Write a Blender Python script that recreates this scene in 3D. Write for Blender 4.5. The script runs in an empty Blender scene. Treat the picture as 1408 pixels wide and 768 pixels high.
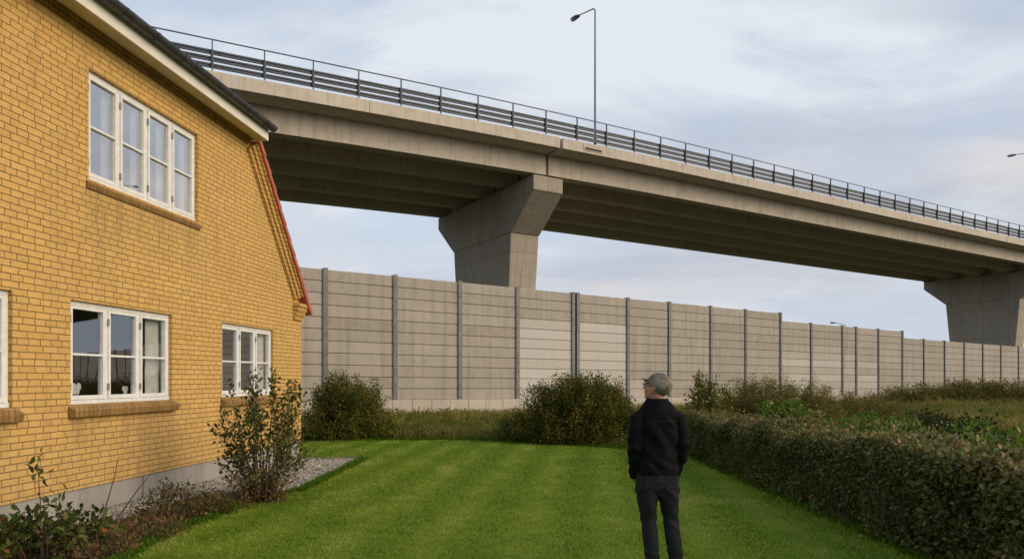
import bpy, bmesh, math, random
import numpy as np
from mathutils import Vector, Matrix, Euler, noise

random.seed(7)
R = np.random.default_rng(7)
SC = bpy.context.scene
COL = SC.collection
EYE = 1.70
PI = math.pi

# ------------------------------------------------------------------ helpers
class MB:
    """collects geometry for ONE mesh object"""
    def __init__(self):
        self.v = []; self.f = []; self.tint = []
    def add(self, verts, faces, tint=0.5):
        n = len(self.v)
        self.v += [tuple(p) for p in verts]
        self.f += [tuple(i + n for i in q) for q in faces]
        self.tint += [tint] * len(verts)
    def box(self, x0, x1, y0, y1, z0, z1, tint=0.5):
        self.hexa([(x0,y0,z0),(x1,y0,z0),(x1,y1,z0),(x0,y1,z0),(x0,y0,z1),(x1,y0,z1),(x1,y1,z1),(x0,y1,z1)], tint)
    def hexa(self, p, tint=0.5):
        self.add(p, [(3,2,1,0),(4,5,6,7),(0,1,5,4),(1,2,6,5),(2,3,7,6),(3,0,4,7)], tint)
    def tube(self, pts, rad, sides=6, tint=0.5, cap=True):
        pts = [Vector(p) for p in pts]
        if not isinstance(rad, (list, tuple)): rad = [rad] * len(pts)
        rings = []; up = None
        vs = []
        for i, p in enumerate(pts):
            d = (pts[min(i+1, len(pts)-1)] - pts[max(i-1, 0)])
            if d.length < 1e-9: d = Vector((0,0,1))
            d.normalize()
            if up is None:
                a = Vector((0,0,1)) if abs(d.z) < .9 else Vector((1,0,0))
            else:
                a = up
            s = d.cross(a)
            if s.length < 1e-6: s = d.cross(Vector((0,1,0)))
            s.normalize(); up = s.cross(d).normalized()
            for k in range(sides):
                t = 2*PI*k/sides
                vs.append(p + (s*math.cos(t) + up*math.sin(t))*rad[i])
        fs = []
        for i in range(len(pts)-1):
            for k in range(sides):
                a, b = i*sides+k, i*sides+(k+1) % sides
                fs.append((a, b, b+sides, a+sides))
        if cap:
            fs.append(tuple(range(sides-1, -1, -1)))
            m = (len(pts)-1)*sides
            fs.append(tuple(m+k for k in range(sides)))
        self.add(vs, fs, tint)
    def loft(self, rings, n=16, p=2.0):
        """rings: (center, xvec, yvec) superellipse sections"""
        vs = []
        for c, ax, ay in rings:
            c, ax, ay = Vector(c), Vector(ax), Vector(ay)
            for k in range(n):
                t = 2*PI*k/n
                cx, sx = math.cos(t), math.sin(t)
                e = 2.0/p
                vs.append(c + ax*math.copysign(abs(cx)**e, cx) + ay*math.copysign(abs(sx)**e, sx))
        fs = []
        for i in range(len(rings)-1):
            for k in range(n):
                a, b = i*n+k, i*n+(k+1) % n
                fs.append((a, b, b+n, a+n))
        fs.append(tuple(range(n-1, -1, -1)))
        m = (len(rings)-1)*n
        fs.append(tuple(m+k for k in range(n)))
        self.add(vs, fs)
    def sphere(self, c, r, rz=None, seg=10, rings=7, M=None):
        c = Vector(c); r = Vector(r) if not isinstance(r, (int, float)) else Vector((r, r, r))
        vs = [Vector((0,0,r.z))]
        for i in range(1, rings):
            th = PI*i/rings
            for k in range(seg):
                ph = 2*PI*k/seg
                vs.append(Vector((r.x*math.sin(th)*math.cos(ph), r.y*math.sin(th)*math.sin(ph), r.z*math.cos(th))))
        vs.append(Vector((0,0,-r.z)))
        if M is not None: vs = [M @ v for v in vs]
        vs = [v + c for v in vs]
        fs = []
        for k in range(seg): fs.append((0, 1+k, 1+(k+1) % seg))
        for i in range(rings-2):
            for k in range(seg):
                a, b = 1+i*seg+k, 1+i*seg+(k+1) % seg
                fs.append((a, a+seg, b+seg, b))
        l = len(vs)-1; m = 1+(rings-2)*seg
        for k in range(seg): fs.append((l, m+(k+1) % seg, m+k))
        self.add(vs, fs)
    def build(self, name, mat, parent=None, smooth=False, bevel=0):
        me = bpy.data.meshes.new(name)
        me.from_pydata(self.v, [], self.f)
        a = me.attributes.new('tint', 'FLOAT', 'POINT')
        a.data.foreach_set('value', self.tint)
        bm = bmesh.new(); bm.from_mesh(me)
        bmesh.ops.recalc_face_normals(bm, faces=bm.faces)
        bm.to_mesh(me); bm.free()
        if smooth: me.shade_smooth()
        me.materials.append(mat)
        return link(name, me, parent, bevel)

def link(name, me, parent=None, bevel=0):
    o = bpy.data.objects.new(name, me); COL.objects.link(o)
    if parent is not None: o.parent = parent
    if bevel:
        b = o.modifiers.new('edge', 'BEVEL'); b.width = bevel; b.segments = 2; b.limit_method = 'ANGLE'
    return o

def tag(o, label=None, cat=None, group=None, kind=None):
    if label: o['label'] = label
    if cat: o['category'] = cat
    if group: o['group'] = group
    if kind: o['kind'] = kind
    return o

def empty(name, loc, rz=0):
    o = bpy.data.objects.new(name, None); COL.objects.link(o)
    o.location = loc; o.rotation_euler = (0, 0, rz); o.empty_display_size = .2
    return o

def np_mesh(name, V, F, tint, mat, parent=None, smooth=False):
    """V (n,3), F (m,k) constant k"""
    me = bpy.data.meshes.new(name)
    n, (m, k) = len(V), F.shape
    me.vertices.add(n); me.vertices.foreach_set('co', V.astype(np.float32).ravel())
    me.loops.add(m*k); me.loops.foreach_set('vertex_index', F.astype(np.int32).ravel())
    me.polygons.add(m)
    me.polygons.foreach_set('loop_start', np.arange(0, m*k, k, dtype=np.int32))
    me.update(calc_edges=True)
    a = me.attributes.new('tint', 'FLOAT', 'POINT'); a.data.foreach_set('value', tint.astype(np.float32))
    if smooth: me.shade_smooth()
    me.materials.append(mat); me.validate()
    return link(name, me, parent)

# ------------------------------------------------------------------ node helpers
class NT:
    def __init__(self, name):
        self.m = bpy.data.materials.new(name); self.m.use_nodes = True
        self.t = self.m.node_tree; self.t.nodes.clear()
        self.out = self.n('ShaderNodeOutputMaterial')
    def n(self, ty, **kw):
        nd = self.t.nodes.new(ty)
        for k, v in kw.items():
            if k in ('ins',):
                for a, b in v.items(): self.set(nd, a, b)
            else: setattr(nd, k, v)
        return nd
    def set(self, nd, a, b):
        s = nd.inputs[a]
        if isinstance(b, bpy.types.NodeSocket): self.t.links.new(b, s)
        else: s.default_value = b
    def coord(self, sc=(1,1,1), rot=(0,0,0), which='Object'):
        c = self.n('ShaderNodeTexCoord'); m = self.n('ShaderNodeMapping')
        self.t.links.new(c.outputs[which], m.inputs[0]); m.inputs['Scale'].default_value = sc; m.inputs['Rotation'].default_value = rot
        return m.outputs[0]
    def noise(self, vec, scale, detail=4, rough=.55, dist=0):
        return self.n('ShaderNodeTexNoise', ins={'Vector': vec, 'Scale': scale, 'Detail': detail, 'Roughness': rough, 'Distortion': dist}).outputs['Fac']
    def ramp(self, fac, stops, interp='LINEAR'):
        r = self.n('ShaderNodeValToRGB'); self.t.links.new(fac, r.inputs[0])
        cr = r.color_ramp; cr.interpolation = interp
        while len(cr.elements) < len(stops): cr.elements.new(.5)
        for e, (p, c) in zip(cr.elements, stops):
            e.position = p; e.color = (*c, 1) if len(c) == 3 else c
        return r.outputs[0]
    def mr(self, fac, a, b, c=0, d=1):
        return self.n('ShaderNodeMapRange', ins={0: fac, 1: a, 2: b, 3: c, 4: d}).outputs[0]
    def math(self, op, a, b=0.0, c=0.0):
        nd = self.n('ShaderNodeMath', operation=op); self.set(nd, 0, a); self.set(nd, 1, b); self.set(nd, 2, c)
        return nd.outputs[0]
    def mix(self, fac, a, b, blend='MIX'):
        nd = self.n('ShaderNodeMix', data_type='RGBA', blend_type=blend)
        self.set(nd, 0, fac)
        for s, v in ((6, a), (7, b)):
            self.set(nd, s, v if isinstance(v, bpy.types.NodeSocket) else ((*v, 1) if len(v) == 3 else v))
        return nd.outputs[2]
    def attr(self, name='tint'):
        return self.n('ShaderNodeAttribute', attribute_name=name).outputs['Fac']
    def bump(self, h, strength=.3, dist=.02):
        return self.n('ShaderNodeBump', ins={'Height': h, 'Strength': strength, 'Distance': dist}).outputs[0]
    def bsdf(self, color, rough=.8, bump=None, spec=.3, metal=0, **kw):
        b = self.n('ShaderNodeBsdfPrincipled')
        self.set(b, 'Base Color', color if isinstance(color, bpy.types.NodeSocket) else (*color, 1))
        self.set(b, 'Roughness', rough); self.set(b, 'Specular IOR Level', spec); self.set(b, 'Metallic', metal)
        if bump is not None: self.set(b, 'Normal', bump)
        for k, v in kw.items(): self.set(b, k, v)
        return b.outputs[0]
    def done(self, sh):
        self.t.links.new(sh, self.out.inputs[0]); return self.m

def simple(name, col, rough=.6, var=.15, scale=8, spec=.3, metal=0, bump=.1):
    t = NT(name); v = t.coord()
    nz = t.noise(v, scale, 5)
    c = t.mix(t.mr(nz, .3, .7), tuple(x*(1-var) for x in col), tuple(min(1, x*(1+var)) for x in col))
    return t.done(t.bsdf(c, rough, t.bump(nz, bump, .005), spec, metal))

def concrete(name, base, dark, stain=.5, joints=None, panel_w=2.4, panel_h=2.0, joint_dark=.55, use_tint=False, axis='xz'):
    t = NT(name); v = t.coord()
    big = t.noise(v, .35, 5, .6); fine = t.noise(v, 14, 6, .65); mid = t.noise(v, 2.2, 5, .6)
    streak = t.noise(t.coord((2.2, 2.2, .12)), 1.6, 5, .6)
    c = t.mix(t.mr(big, .3, .7), base, tuple(x*.86 for x in base))
    c = t.mix(t.math('MULTIPLY', t.mr(streak, .48, .75), stain), c, dark)
    c = t.mix(t.math('MULTIPLY', t.mr(mid, .5, .8), stain*.6), c, tuple(x*.8 for x in dark))
    c = t.mix(t.mr(fine, .35, .75, 0, .3), c, tuple(x*.72 for x in base))
    pits = t.n('ShaderNodeTexVoronoi', ins={'Vector': v, 'Scale': 5.0}).outputs['Distance']
    c = t.mix(t.mr(pits, .03, .06, .5, 0), c, tuple(x*.4 for x in base))
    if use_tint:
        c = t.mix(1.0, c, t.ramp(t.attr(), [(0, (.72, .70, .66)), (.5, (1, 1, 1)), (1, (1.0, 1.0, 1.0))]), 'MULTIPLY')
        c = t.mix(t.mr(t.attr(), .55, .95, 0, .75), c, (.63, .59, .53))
    h = t.math('ADD', t.math('MULTIPLY', fine, .3), t.math('MULTIPLY', mid, .5))
    if joints:
        sep = t.n('ShaderNodeSeparateXYZ', ins={0: v})
        xy = t.math('ADD', sep.outputs[0], sep.outputs[1])
        cmb = t.n('ShaderNodeCombineXYZ', ins={0: xy, 1: sep.outputs[2]})
        br = t.n('ShaderNodeTexBrick', offset=0.0, ins={'Vector': cmb.outputs[0], 'Scale': 1.0, 'Mortar Size': .022, 'Mortar Smooth': .3,
                 'Brick Width': panel_w, 'Row Height': panel_h, 'Color1': (.9,.9,.9,1), 'Color2': (1,1,1,1), 'Mortar': (.5,.5,.5,1)})
        c = t.mix(1.0, c, br.outputs['Color'], 'MULTIPLY')
    return t.done(t.bsdf(c, .9, t.bump(h, .35, .02), .2))

def leaf_mat(name, stops, trans=.25, rough=.6, spec=.14, up=0):
    t = NT(name)
    c = t.ramp(t.attr(), stops)
    nrm = None
    if up:      # fine turf: blades shade as the soft nap they form
        g = t.n('ShaderNodeNewGeometry').outputs['Normal']
        nrm = t.n('ShaderNodeVectorMath', operation='NORMALIZE', ins={0: t.n('ShaderNodeVectorMath', operation='MULTIPLY_ADD', ins={0: g, 1: (.35, .35, .35), 2: (0, 0, up)}).outputs[0]}).outputs[0]
    p = t.bsdf(c, rough, nrm, spec)
    tr = t.n('ShaderNodeBsdfTranslucent', ins={'Color': c})
    if up: t.set(tr, 'Normal', nrm)
    mx = t.n('ShaderNodeMixShader', ins={0: trans, 1: p, 2: tr.outputs[0]})
    return t.done(mx.outputs[0])

# ------------------------------------------------------------------ materials
def brick_mat(name, bw=.224, rh=.077, c1=(.74, .462, .155), c2=(.645, .388, .122), mortar=(.185, .122, .058), ms=.0062):
    t = NT(name); v = t.coord()
    sep = t.n('ShaderNodeSeparateXYZ', ins={0: v})
    wob = t.noise(v, 11, 3)
    xy = t.math('ADD', t.math('SUBTRACT', sep.outputs[0], sep.outputs[1]), t.math('MULTIPLY', wob, .030))
    zz = t.math('ADD', sep.outputs[2], t.math('MULTIPLY', t.noise(v, 12, 3), .016))
    cmb = t.n('ShaderNodeCombineXYZ', ins={0: xy, 1: zz})
    br = t.n('ShaderNodeTexBrick', offset=.5, squash=.72, squash_frequency=3, ins={'Vector': cmb.outputs[0], 'Scale': 1.0, 'Mortar Size': ms, 'Mortar Smooth': .35, 'Bias': -.15,
             'Brick Width': bw, 'Row Height': rh, 'Color1': (*c1, 1), 'Color2': (*c2, 1), 'Mortar': (*mortar, 1)})
    col = br.outputs['Color']; fac = br.outputs['Fac']
    fine = t.noise(v, 60, 5, .7); mid = t.noise(v, 7, 5, .6); big = t.noise(v, .7, 4, .6)
    col = t.mix(t.mr(fine, .42, .72, 0, .68), col, tuple(x*.55 for x in c2))
    col = t.mix(t.mr(mid, .5, .8, 0, .45), col, tuple(x*.6 for x in c2))
    col = t.mix(t.mr(big, .45, .8, 0, .30), col, (.42, .25, .085))
    stk = t.noise(t.coord((3.5, 3.5, .22)), 2.0, 5, .65)
    col = t.mix(t.mr(stk, .52, .75, 0, .42), col, (.30, .19, .075))
    nick = t.noise(t.coord((14, 14, 4.5)), 3.0, 4, .6)
    col = t.mix(t.mr(nick, .60, .70, 0, .6), col, (.24, .145, .05))
    if rh < .2:
        for (sa_, sb_, sc_) in ((1.25, 3.25, 1.20), (4.55, 6.67, 1.20), (7.41, 9.53, 1.20), (3.87, 6.37, 4.06)):
            mx = t.math('MULTIPLY', t.mr(sep.outputs[0], sa_-.06, sa_+.05), t.mr(sep.outputs[0], sb_-.05, sb_+.06, 1, 0))
            mz = t.math('MULTIPLY', t.mr(sep.outputs[2], sc_-.75, sc_, 0, 1), t.mr(sep.outputs[2], sc_, sc_+.02, 1, 0))
            ms_ = t.math('MULTIPLY', t.math('MULTIPLY', mx, mz), t.mr(stk, .40, .66, .08, .75))
            col = t.mix(ms_, col, (.33, .225, .10))
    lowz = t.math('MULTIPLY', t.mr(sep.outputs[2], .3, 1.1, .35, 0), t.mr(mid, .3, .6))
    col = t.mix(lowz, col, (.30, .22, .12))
    h = t.math('ADD', t.math('MULTIPLY', t.math('SUBTRACT', 1.0, fac), 1.0), t.math('MULTIPLY', fine, .45))
    return t.done(t.bsdf(col, .88, t.bump(h, .8, .012), .2))

M = {}
M['brick'] = brick_mat('yellow_brick')
M['header'] = brick_mat('yellow_brick_on_edge', bw=.078, rh=.6, c1=(.40, .235, .085), c2=(.27, .155, .055), ms=.006)
M['plinth'] = concrete('foundation_concrete', (.42, .395, .36), (.21, .195, .17), .7, True, 2.6, 3.0)
M['bridge'] = concrete('bridge_concrete', (.655, .572, .465), (.34, .29, .225), .65)
M['pier'] = concrete('pier_concrete', (.46, .40, .315), (.25, .22, .175), .55, True, 2.9, 3.4)
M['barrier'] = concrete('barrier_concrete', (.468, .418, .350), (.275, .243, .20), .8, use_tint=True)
M['footing'] = concrete('footing_concrete', (.62, .55, .45), (.36, .31, .24), .5, True, .9, 3.0)
M['galv'] = simple('galvanised_steel', (.150, .152, .150), .55, .25, 5, .4, .3)
M['rail'] = simple('dark_painted_steel', (.075, .085, .10), .5, .25, 6, .4, .2)
M['lampgrey'] = simple('lamp_grey_steel', (.20, .215, .23), .5, .15, 4, .4, .3)
M['lampglass'] = simple('lamp_glass', (.45, .45, .43), .25, .05, 4, .5)
M['white'] = simple('aged_white_paint', (.74, .735, .72), .45, .10, 12, .35, 0, .08)
M['fascia'] = simple('cream_painted_board', (.74, .70, .62), .5, .08, 5, .3, 0, .08)
M['soffit'] = simple('cream_soffit_board', (.62, .53, .38), .6, .1, 5, .3)
M['gutter'] = simple('dark_zinc', (.075, .075, .078), .45, .3, 5, .45, .5)
M['hinge'] = simple('dull_hinge_steel', (.35, .34, .32), .4, .1, 6, .4, .5)
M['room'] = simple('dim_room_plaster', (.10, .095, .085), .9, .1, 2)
M['curtain'] = simple('pale_curtain_cloth', (.78, .76, .72), .9, .1, 9)
M['blind'] = simple('pale_blue_blind', (.40, .44, .50), .9, .06, 3)
M['asphalt'] = simple('asphalt', (.05, .05, .052), .9, .2, 9)
M['ornament'] = simple('white_glazed_china', (.75, .75, .74), .3, .05, 10)
M['dark'] = simple('dark_recess', (.05, .045, .04), .9, .2, 5)

def tile_mat():
    t = NT('red_clay_tile'); v = t.coord()
    nz = t.noise(v, 6, 5, .6)
    c = t.mix(t.mr(nz, .3, .7), (.50, .15, .10), (.36, .10, .07))
    return t.done(t.bsdf(c, .7, t.bump(nz, .3, .01), .3))
M['tile'] = tile_mat()

def glass_mat(name, fac, tint=(.9, .95, 1)):
    t = NT(name)
    v = t.coord(); b = t.bump(t.noise(v, 1.3, 1), .03, .05)
    ge = t.n('ShaderNodeNewGeometry')
    dt = t.math('ABSOLUTE', t.n('ShaderNodeVectorMath', operation='DOT_PRODUCT', ins={0: ge.outputs['Incoming'], 1: ge.outputs['Normal']}).outputs['Value'])
    sch = t.math('MULTIPLY_ADD', t.math('POWER', t.math('SUBTRACT', 1.0, dt), 5.0), .96, .04)
    f = t.math('MINIMUM', t.math('ADD', t.math('MULTIPLY', sch, 2.0), fac), 1.0)
    g = t.n('ShaderNodeBsdfGlossy', ins={'Roughness': .012, 'Color': (*tint, 1), 'Normal': b})
    tr = t.n('ShaderNodeBsdfTransparent', ins={'Color': (.9, .93, .93, 1)})
    return t.done(t.n('ShaderNodeMixShader', ins={0: f, 1: tr.outputs[0], 2: g.outputs[0]}).outputs[0])
M['glass_low'] = glass_mat('window_glass', .17)
M['glass_up'] = glass_mat('coated_window_glass', .52, (1, .97, .93))

def ground_mat():
    t = NT('rough_soil_and_turf'); v = t.coord()
    a = t.noise(v, .25, 6, .6); b = t.noise(v, 3.0, 6, .65)
    c = t.mix(t.mr(a, .35, .65), (.075, .085, .03), (.10, .085, .042))
    c = t.mix(t.mr(b, .4, .7), c, (.045, .055, .02))
    return t.done(t.bsdf(c, .95, t.bump(b, .8, .08), .1))
M['ground'] = ground_mat()

HD = Vector((.1177, .993, 0)).normalized()      # direction of the house wall, away from the camera
def lawn_mat():
    t = NT('mown_lawn'); v = t.coord()
    sep = t.n('ShaderNodeSeparateXYZ', ins={0: v})
    a = t.noise(v, .9, 5, .6); b = t.noise(v, 28, 5, .7)
    c = t.mix(t.mr(a, .35, .68), (.15, .22, .014), (.22, .28, .026))
    c = t.mix(t.mr(b, .35, .7), c, (.13, .185, .012))
    return t.done(t.bsdf(c, .9, t.bump(b, .9, .03), .15))
M['lawn'] = lawn_mat()
M['lawnblade'] = leaf_mat('lawn_grass_blade', [(0, (0.052, 0.115, 0.006)), (0.35, (0.149, 0.260, 0.014)), (0.6, (0.268, 0.380, 0.030)), (0.82, (0.432, 0.470, 0.090)), (1, (0.564, 0.480, 0.210))], .4, .6, .08)
M['fieldblade'] = leaf_mat('field_grass_blade', [(0, (0.070, 0.111, 0.015)), (0.35, (0.130, 0.162, 0.026)), (0.6, (0.240, 0.205, 0.051)), (0.85, (0.440, 0.290, 0.099)), (1, (0.600, 0.427, 0.172))], .35, .6, .08)
M['soil'] = simple('bed_soil', (.06, .042, .026), .95, .4, 14, .1, 0, .8)
def gravel_mat():
    t = NT('pea_gravel'); v = t.coord()
    vo = t.n('ShaderNodeTexVoronoi', ins={'Vector': v, 'Scale': 30.0})
    c = t.mix(t.mr(vo.outputs['Distance'], .1, .7), (.26, .235, .19), (.09, .08, .062))
    return t.done(t.bsdf(c, .9, t.bump(vo.outputs['Distance'], -.8, .03), .2))
M['gravelbed'] = gravel_mat()
M['stone'] = leaf_mat('gravel_stone', [(0, (.09, .08, .065)), (.5, (.30, .27, .225)), (1, (.66, .61, .53))], 0.0, .8, .2)

GREEN = [(0, (.018, .036, .010)), (.4, (.040, .066, .016)), (.7, (.078, .098, .026)), (.9, (.12, .085, .032)), (1, (.15, .06, .025))]
M['leaf_bush'] = leaf_mat('bush_leaf', [(0, (0.056, 0.077, 0.012)), (0.4, (0.107, 0.130, 0.018)), (0.7, (0.216, 0.211, 0.030)), (0.9, (0.380, 0.252, 0.050)), (1, (0.405, 0.152, 0.035))])
M['leaf_big'] = leaf_mat('broad_bush_leaf', [(0, (0.046, 0.066, 0.010)), (0.4, (0.097, 0.110, 0.014)), (0.7, (0.218, 0.192, 0.026)), (0.88, (0.345, 0.239, 0.045)), (1, (0.437, 0.157, 0.040))])
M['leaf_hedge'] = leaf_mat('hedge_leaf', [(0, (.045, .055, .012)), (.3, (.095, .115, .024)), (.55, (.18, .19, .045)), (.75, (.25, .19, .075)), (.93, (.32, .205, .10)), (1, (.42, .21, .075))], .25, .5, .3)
M['leaf_rose'] = leaf_mat('rose_leaf', [(0, (0.037, 0.057, 0.012)), (0.5, (0.085, 0.109, 0.022)), (0.8, (0.150, 0.155, 0.040)), (0.95, (0.213, 0.138, 0.045)), (1, (0.300, 0.092, 0.045))])
M['leaf_lime'] = leaf_mat('bright_weed_leaf', [(0, (0.057, 0.105, 0.013)), (0.4, (0.103, 0.179, 0.018)), (0.75, (0.184, 0.263, 0.032)), (0.93, (0.253, 0.294, 0.054)), (1, (0.575, 0.420, 0.288))], .35)
M['leaf_weed'] = leaf_mat('dry_weed_leaf', [(0, (0.068, 0.093, 0.014)), (0.4, (0.143, 0.143, 0.026)), (0.7, (0.228, 0.168, 0.042)), (1, (0.400, 0.218, 0.065))])
M['leaf_low'] = leaf_mat('low_border_leaf', [(0, (0.055, 0.061, 0.014)), (0.35, (0.110, 0.110, 0.025)), (0.6, (0.154, 0.116, 0.045)), (0.85, (0.187, 0.127, 0.060)), (1, (0.231, 0.121, 0.050))])
M['leaf_dark'] = leaf_mat('bramble_leaf', [(0, (0.024, 0.039, 0.010)), (0.6, (0.051, 0.066, 0.018)), (1, (0.111, 0.105, 0.030))])
M['stem'] = simple('brown_stem', (.085, .055, .035), .85, .3, 20)
M['stem_red'] = simple('reddish_stem', (.12, .06, .04), .8, .3, 20)
M['stem_green'] = simple('green_stem', (.10, .11, .035), .8, .3, 20)

# ------------------------------------------------------------------ leaves
def leaves(P, D, size, tint, aspect=.6, fold=.25, curl=.3):
    """P (n,3) base points, D (n,3) leaf directions -> six-vertex folded leaves"""
    n = len(P)
    D = D / np.maximum(np.linalg.norm(D, axis=1, keepdims=True), 1e-6)
    A = R.normal(size=(n, 3)); A[:, 2] += .9
    S = np.cross(D, A); S /= np.maximum(np.linalg.norm(S, axis=1, keepdims=True), 1e-6)
    N = np.cross(S, D)
    L = size[:, None]; W = L*aspect*.5
    droop = -N*L*curl*R.random((n, 1))
    b = P
    m1 = P + D*L*.34; m2 = P + D*L*.70 + droop*.4
    tip = P + D*L + droop
    f = N*W*fold
    V = np.stack([b, m1 - S*W*.92 + f, m1 + S*W*.92 + f, m2 - S*W*.78 + f, m2 + S*W*.78 + f, tip, m1, m2], 1).reshape(-1, 3)
    base = np.arange(n)[:, None]*8
    q = np.array([[0, 6, 1, 1], [0, 2, 6, 6], [1, 6, 7, 3], [6, 2, 4, 7], [3, 7, 5, 5], [7, 4, 5, 5]])
    F = np.concatenate([base + np.array([[0, 6, 1]]), base + np.array([[0, 2, 6]]), base + np.array([[1, 6, 7]]), base + np.array([[1, 7, 3]]),
                        base + np.array([[6, 2, 4]]), base + np.array([[6, 4, 7]]), base + np.array([[3, 7, 5]]), base + np.array([[7, 4, 5]])], 0)
    return V, F, np.repeat(tint, 8)

def simple_leaves(P, D, size, tint, aspect=.6):
    n = len(P)
    D = D / np.maximum(np.linalg.norm(D, axis=1, keepdims=True), 1e-6)
    A = R.normal(size=(n, 3)); A[:, 2] += .7
    S = np.cross(D, A); S /= np.maximum(np.linalg.norm(S, axis=1, keepdims=True), 1e-6)
    N = np.cross(S, D)
    L = size[:, None]; W = L*aspect*.5
    V = np.stack([P, P + D*L*.45 - S*W + N*W*.3, P + D*L - N*L*.12, P + D*L*.45 + S*W + N*W*.3], 1).reshape(-1, 3)
    base = np.arange(n)[:, None]*4
    F = np.concatenate([base + np.array([[0, 2, 1]]), base + np.array([[0, 3, 2]])], 0)
    return V, F, np.repeat(tint, 4)

def blades(P, h, w, tint, lean=.35):
    n = len(P)
    a = R.random(n)*2*PI
    S = np.stack([np.cos(a), np.sin(a), np.zeros(n)], 1)
    b = R.random(n)*2*PI
    Ln = np.stack([np.cos(b), np.sin(b), np.zeros(n)], 1)*(R.random(n)*lean)[:, None]
    up = np.array([0, 0, 1.0])
    mid = P + (up + Ln*.5)*(h*.55)[:, None]
    tip = P + (up*.92 + Ln*1.3)*h[:, None]
    W = S*w[:, None]*.5
    V = np.stack([P - W, P + W, mid - W*.8, mid + W*.8, tip], 1).reshape(-1, 3)
    base = np.arange(n)[:, None]*5
    F = np.concatenate([base + np.array([[0, 1, 3]]), base + np.array([[0, 3, 2]]), base + np.array([[2, 3, 4]])], 0)
    return V, F, np.repeat(tint, 5)

def bush(name, label, cat, base, shoots, mat, stem_mat, leaf=.05, per=60, tintc=.4, tints=.22, aspect=.6, seed=1, group=None,
         start=.25, spread=.10, detail=True, stem_r=.012, part='foliage', updir=.35, root_f=.6):
    """shoots: list of (tip offset from base, sag). Leaves sit along the outer part of each shoot."""
    global R
    R = np.random.default_rng(seed); rnd = random.Random(seed)
    root = empty(name, base); tag(root, label, cat, group)
    st = MB(); Ps, Ds, Ts, Ss = [], [], [], []
    for tip, sag in shoots:
        tip = Vector(tip); L = tip.length
        s0 = Vector((tip.x*root_f + rnd.gauss(0, .04), tip.y*root_f + rnd.gauss(0, .04), 0))
        pts = []
        for i in range(7):
            f = i/6
            p = s0.lerp(tip, f); p.z = tip.z*(f**(1-sag*.5)) if sag >= 0 else tip.z*f
            k = f*(1-f)*.25*L
            p.x += rnd.gauss(0, .10)*k; p.y += rnd.gauss(0, .10)*k
            pts.append(p)
        st.tube(pts, [stem_r*(1-.75*i/6) for i in range(7)], 5)
        # leaves
        n = max(4, int(per*(.6+.8*rnd.random())*min(1.5, max(.5, L))))
        f = start + (1-start)*R.random(n)**.8
        idx = np.minimum((f*6).astype(int), 5); fr = f*6 - idx
        A = np.array([tuple(p) for p in pts])
        C = A[idx]*(1-fr)[:, None] + A[idx+1]*fr[:, None]
        sp = spread*(1.15 - .75*f)
        off = R.normal(size=(n, 3))*sp[:, None]
        P = C + off
        P[:, 2] = np.maximum(P[:, 2], .015)
        D = off + R.normal(size=(n, 3))*.05 + np.array([0, 0, updir*.1])
        clump = rnd.gauss(0, tints*.7)
        Ps.append(P); Ds.append(D)
        Ts.append(np.clip(tintc + clump + R.normal(size=n)*tints, 0, 1))
        Ss.append(leaf*(.6 + .7*R.random(n)))
    P = np.concatenate(Ps); D = np.concatenate(Ds); T = np.concatenate(Ts); S = np.concatenate(Ss)
    V, F, T2 = (leaves if detail else simple_leaves)(P, D, S, T, aspect)
    st.build('stems' if len(shoots) > 1 else 'stem', stem_mat, root, True)
    np_mesh(part, V, F, T2, mat, root)
    return root

def dome_shoots(rx, ry, h, n, seed, spike=.15, low=.2, xoff=0):
    """shoot tips spread through the volume of an uneven dome"""
    rnd = random.Random(seed); out = []
    while len(out) < n:
        a = rnd.random()*2*PI; r = math.sqrt(rnd.random())
        lump = 1 + .10*math.sin(3*a + seed) + .07*math.sin(7*a + seed*2)
        x, y = math.cos(a)*r*rx*lump, math.sin(a)*r*ry*lump
        top = h*(1 - r**3.2)**.55*(1 + .10*noise.noise(Vector((x*1.6, y*1.6, seed))))
        z = top*(rnd.random()**.55) if rnd.random() < .6 else top
        z = max(low*h*.35, z)
        if rnd.random() < spike and r < .85: z = top + h*(.04 + .20*rnd.random()**1.6)
        out.append(((x + xoff*z, y, max(.08, z)), .3))
    return out

# ------------------------------------------------------------------ camera, world, light
cam = bpy.data.cameras.new('camera'); co = bpy.data.objects.new('camera', cam); COL.objects.link(co)
co.location = (0, 0, EYE); co.rotation_euler = (PI/2, 0, 0)
cam.sensor_width = 36; cam.lens = 945/1408*36; cam.shift_y = 136/1408; cam.clip_end = 6000; cam.clip_start = .05
SC.camera = co

SUN_EL = math.radians(23); az = Vector((.95, -.31, 0)).normalized()
sd = Vector((az.x*math.cos(SUN_EL), az.y*math.cos(SUN_EL), math.sin(SUN_EL)))
sl = bpy.data.lights.new('sun', 'SUN'); sl.energy = 2.3; sl.angle = math.radians(40); sl.color = (1, .80, .56)
so = bpy.data.objects.new('sun', sl); COL.objects.link(so); so.rotation_euler = sd.to_track_quat('Z', 'Y').to_euler()
so.location = (30, -15, 30)

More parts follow.
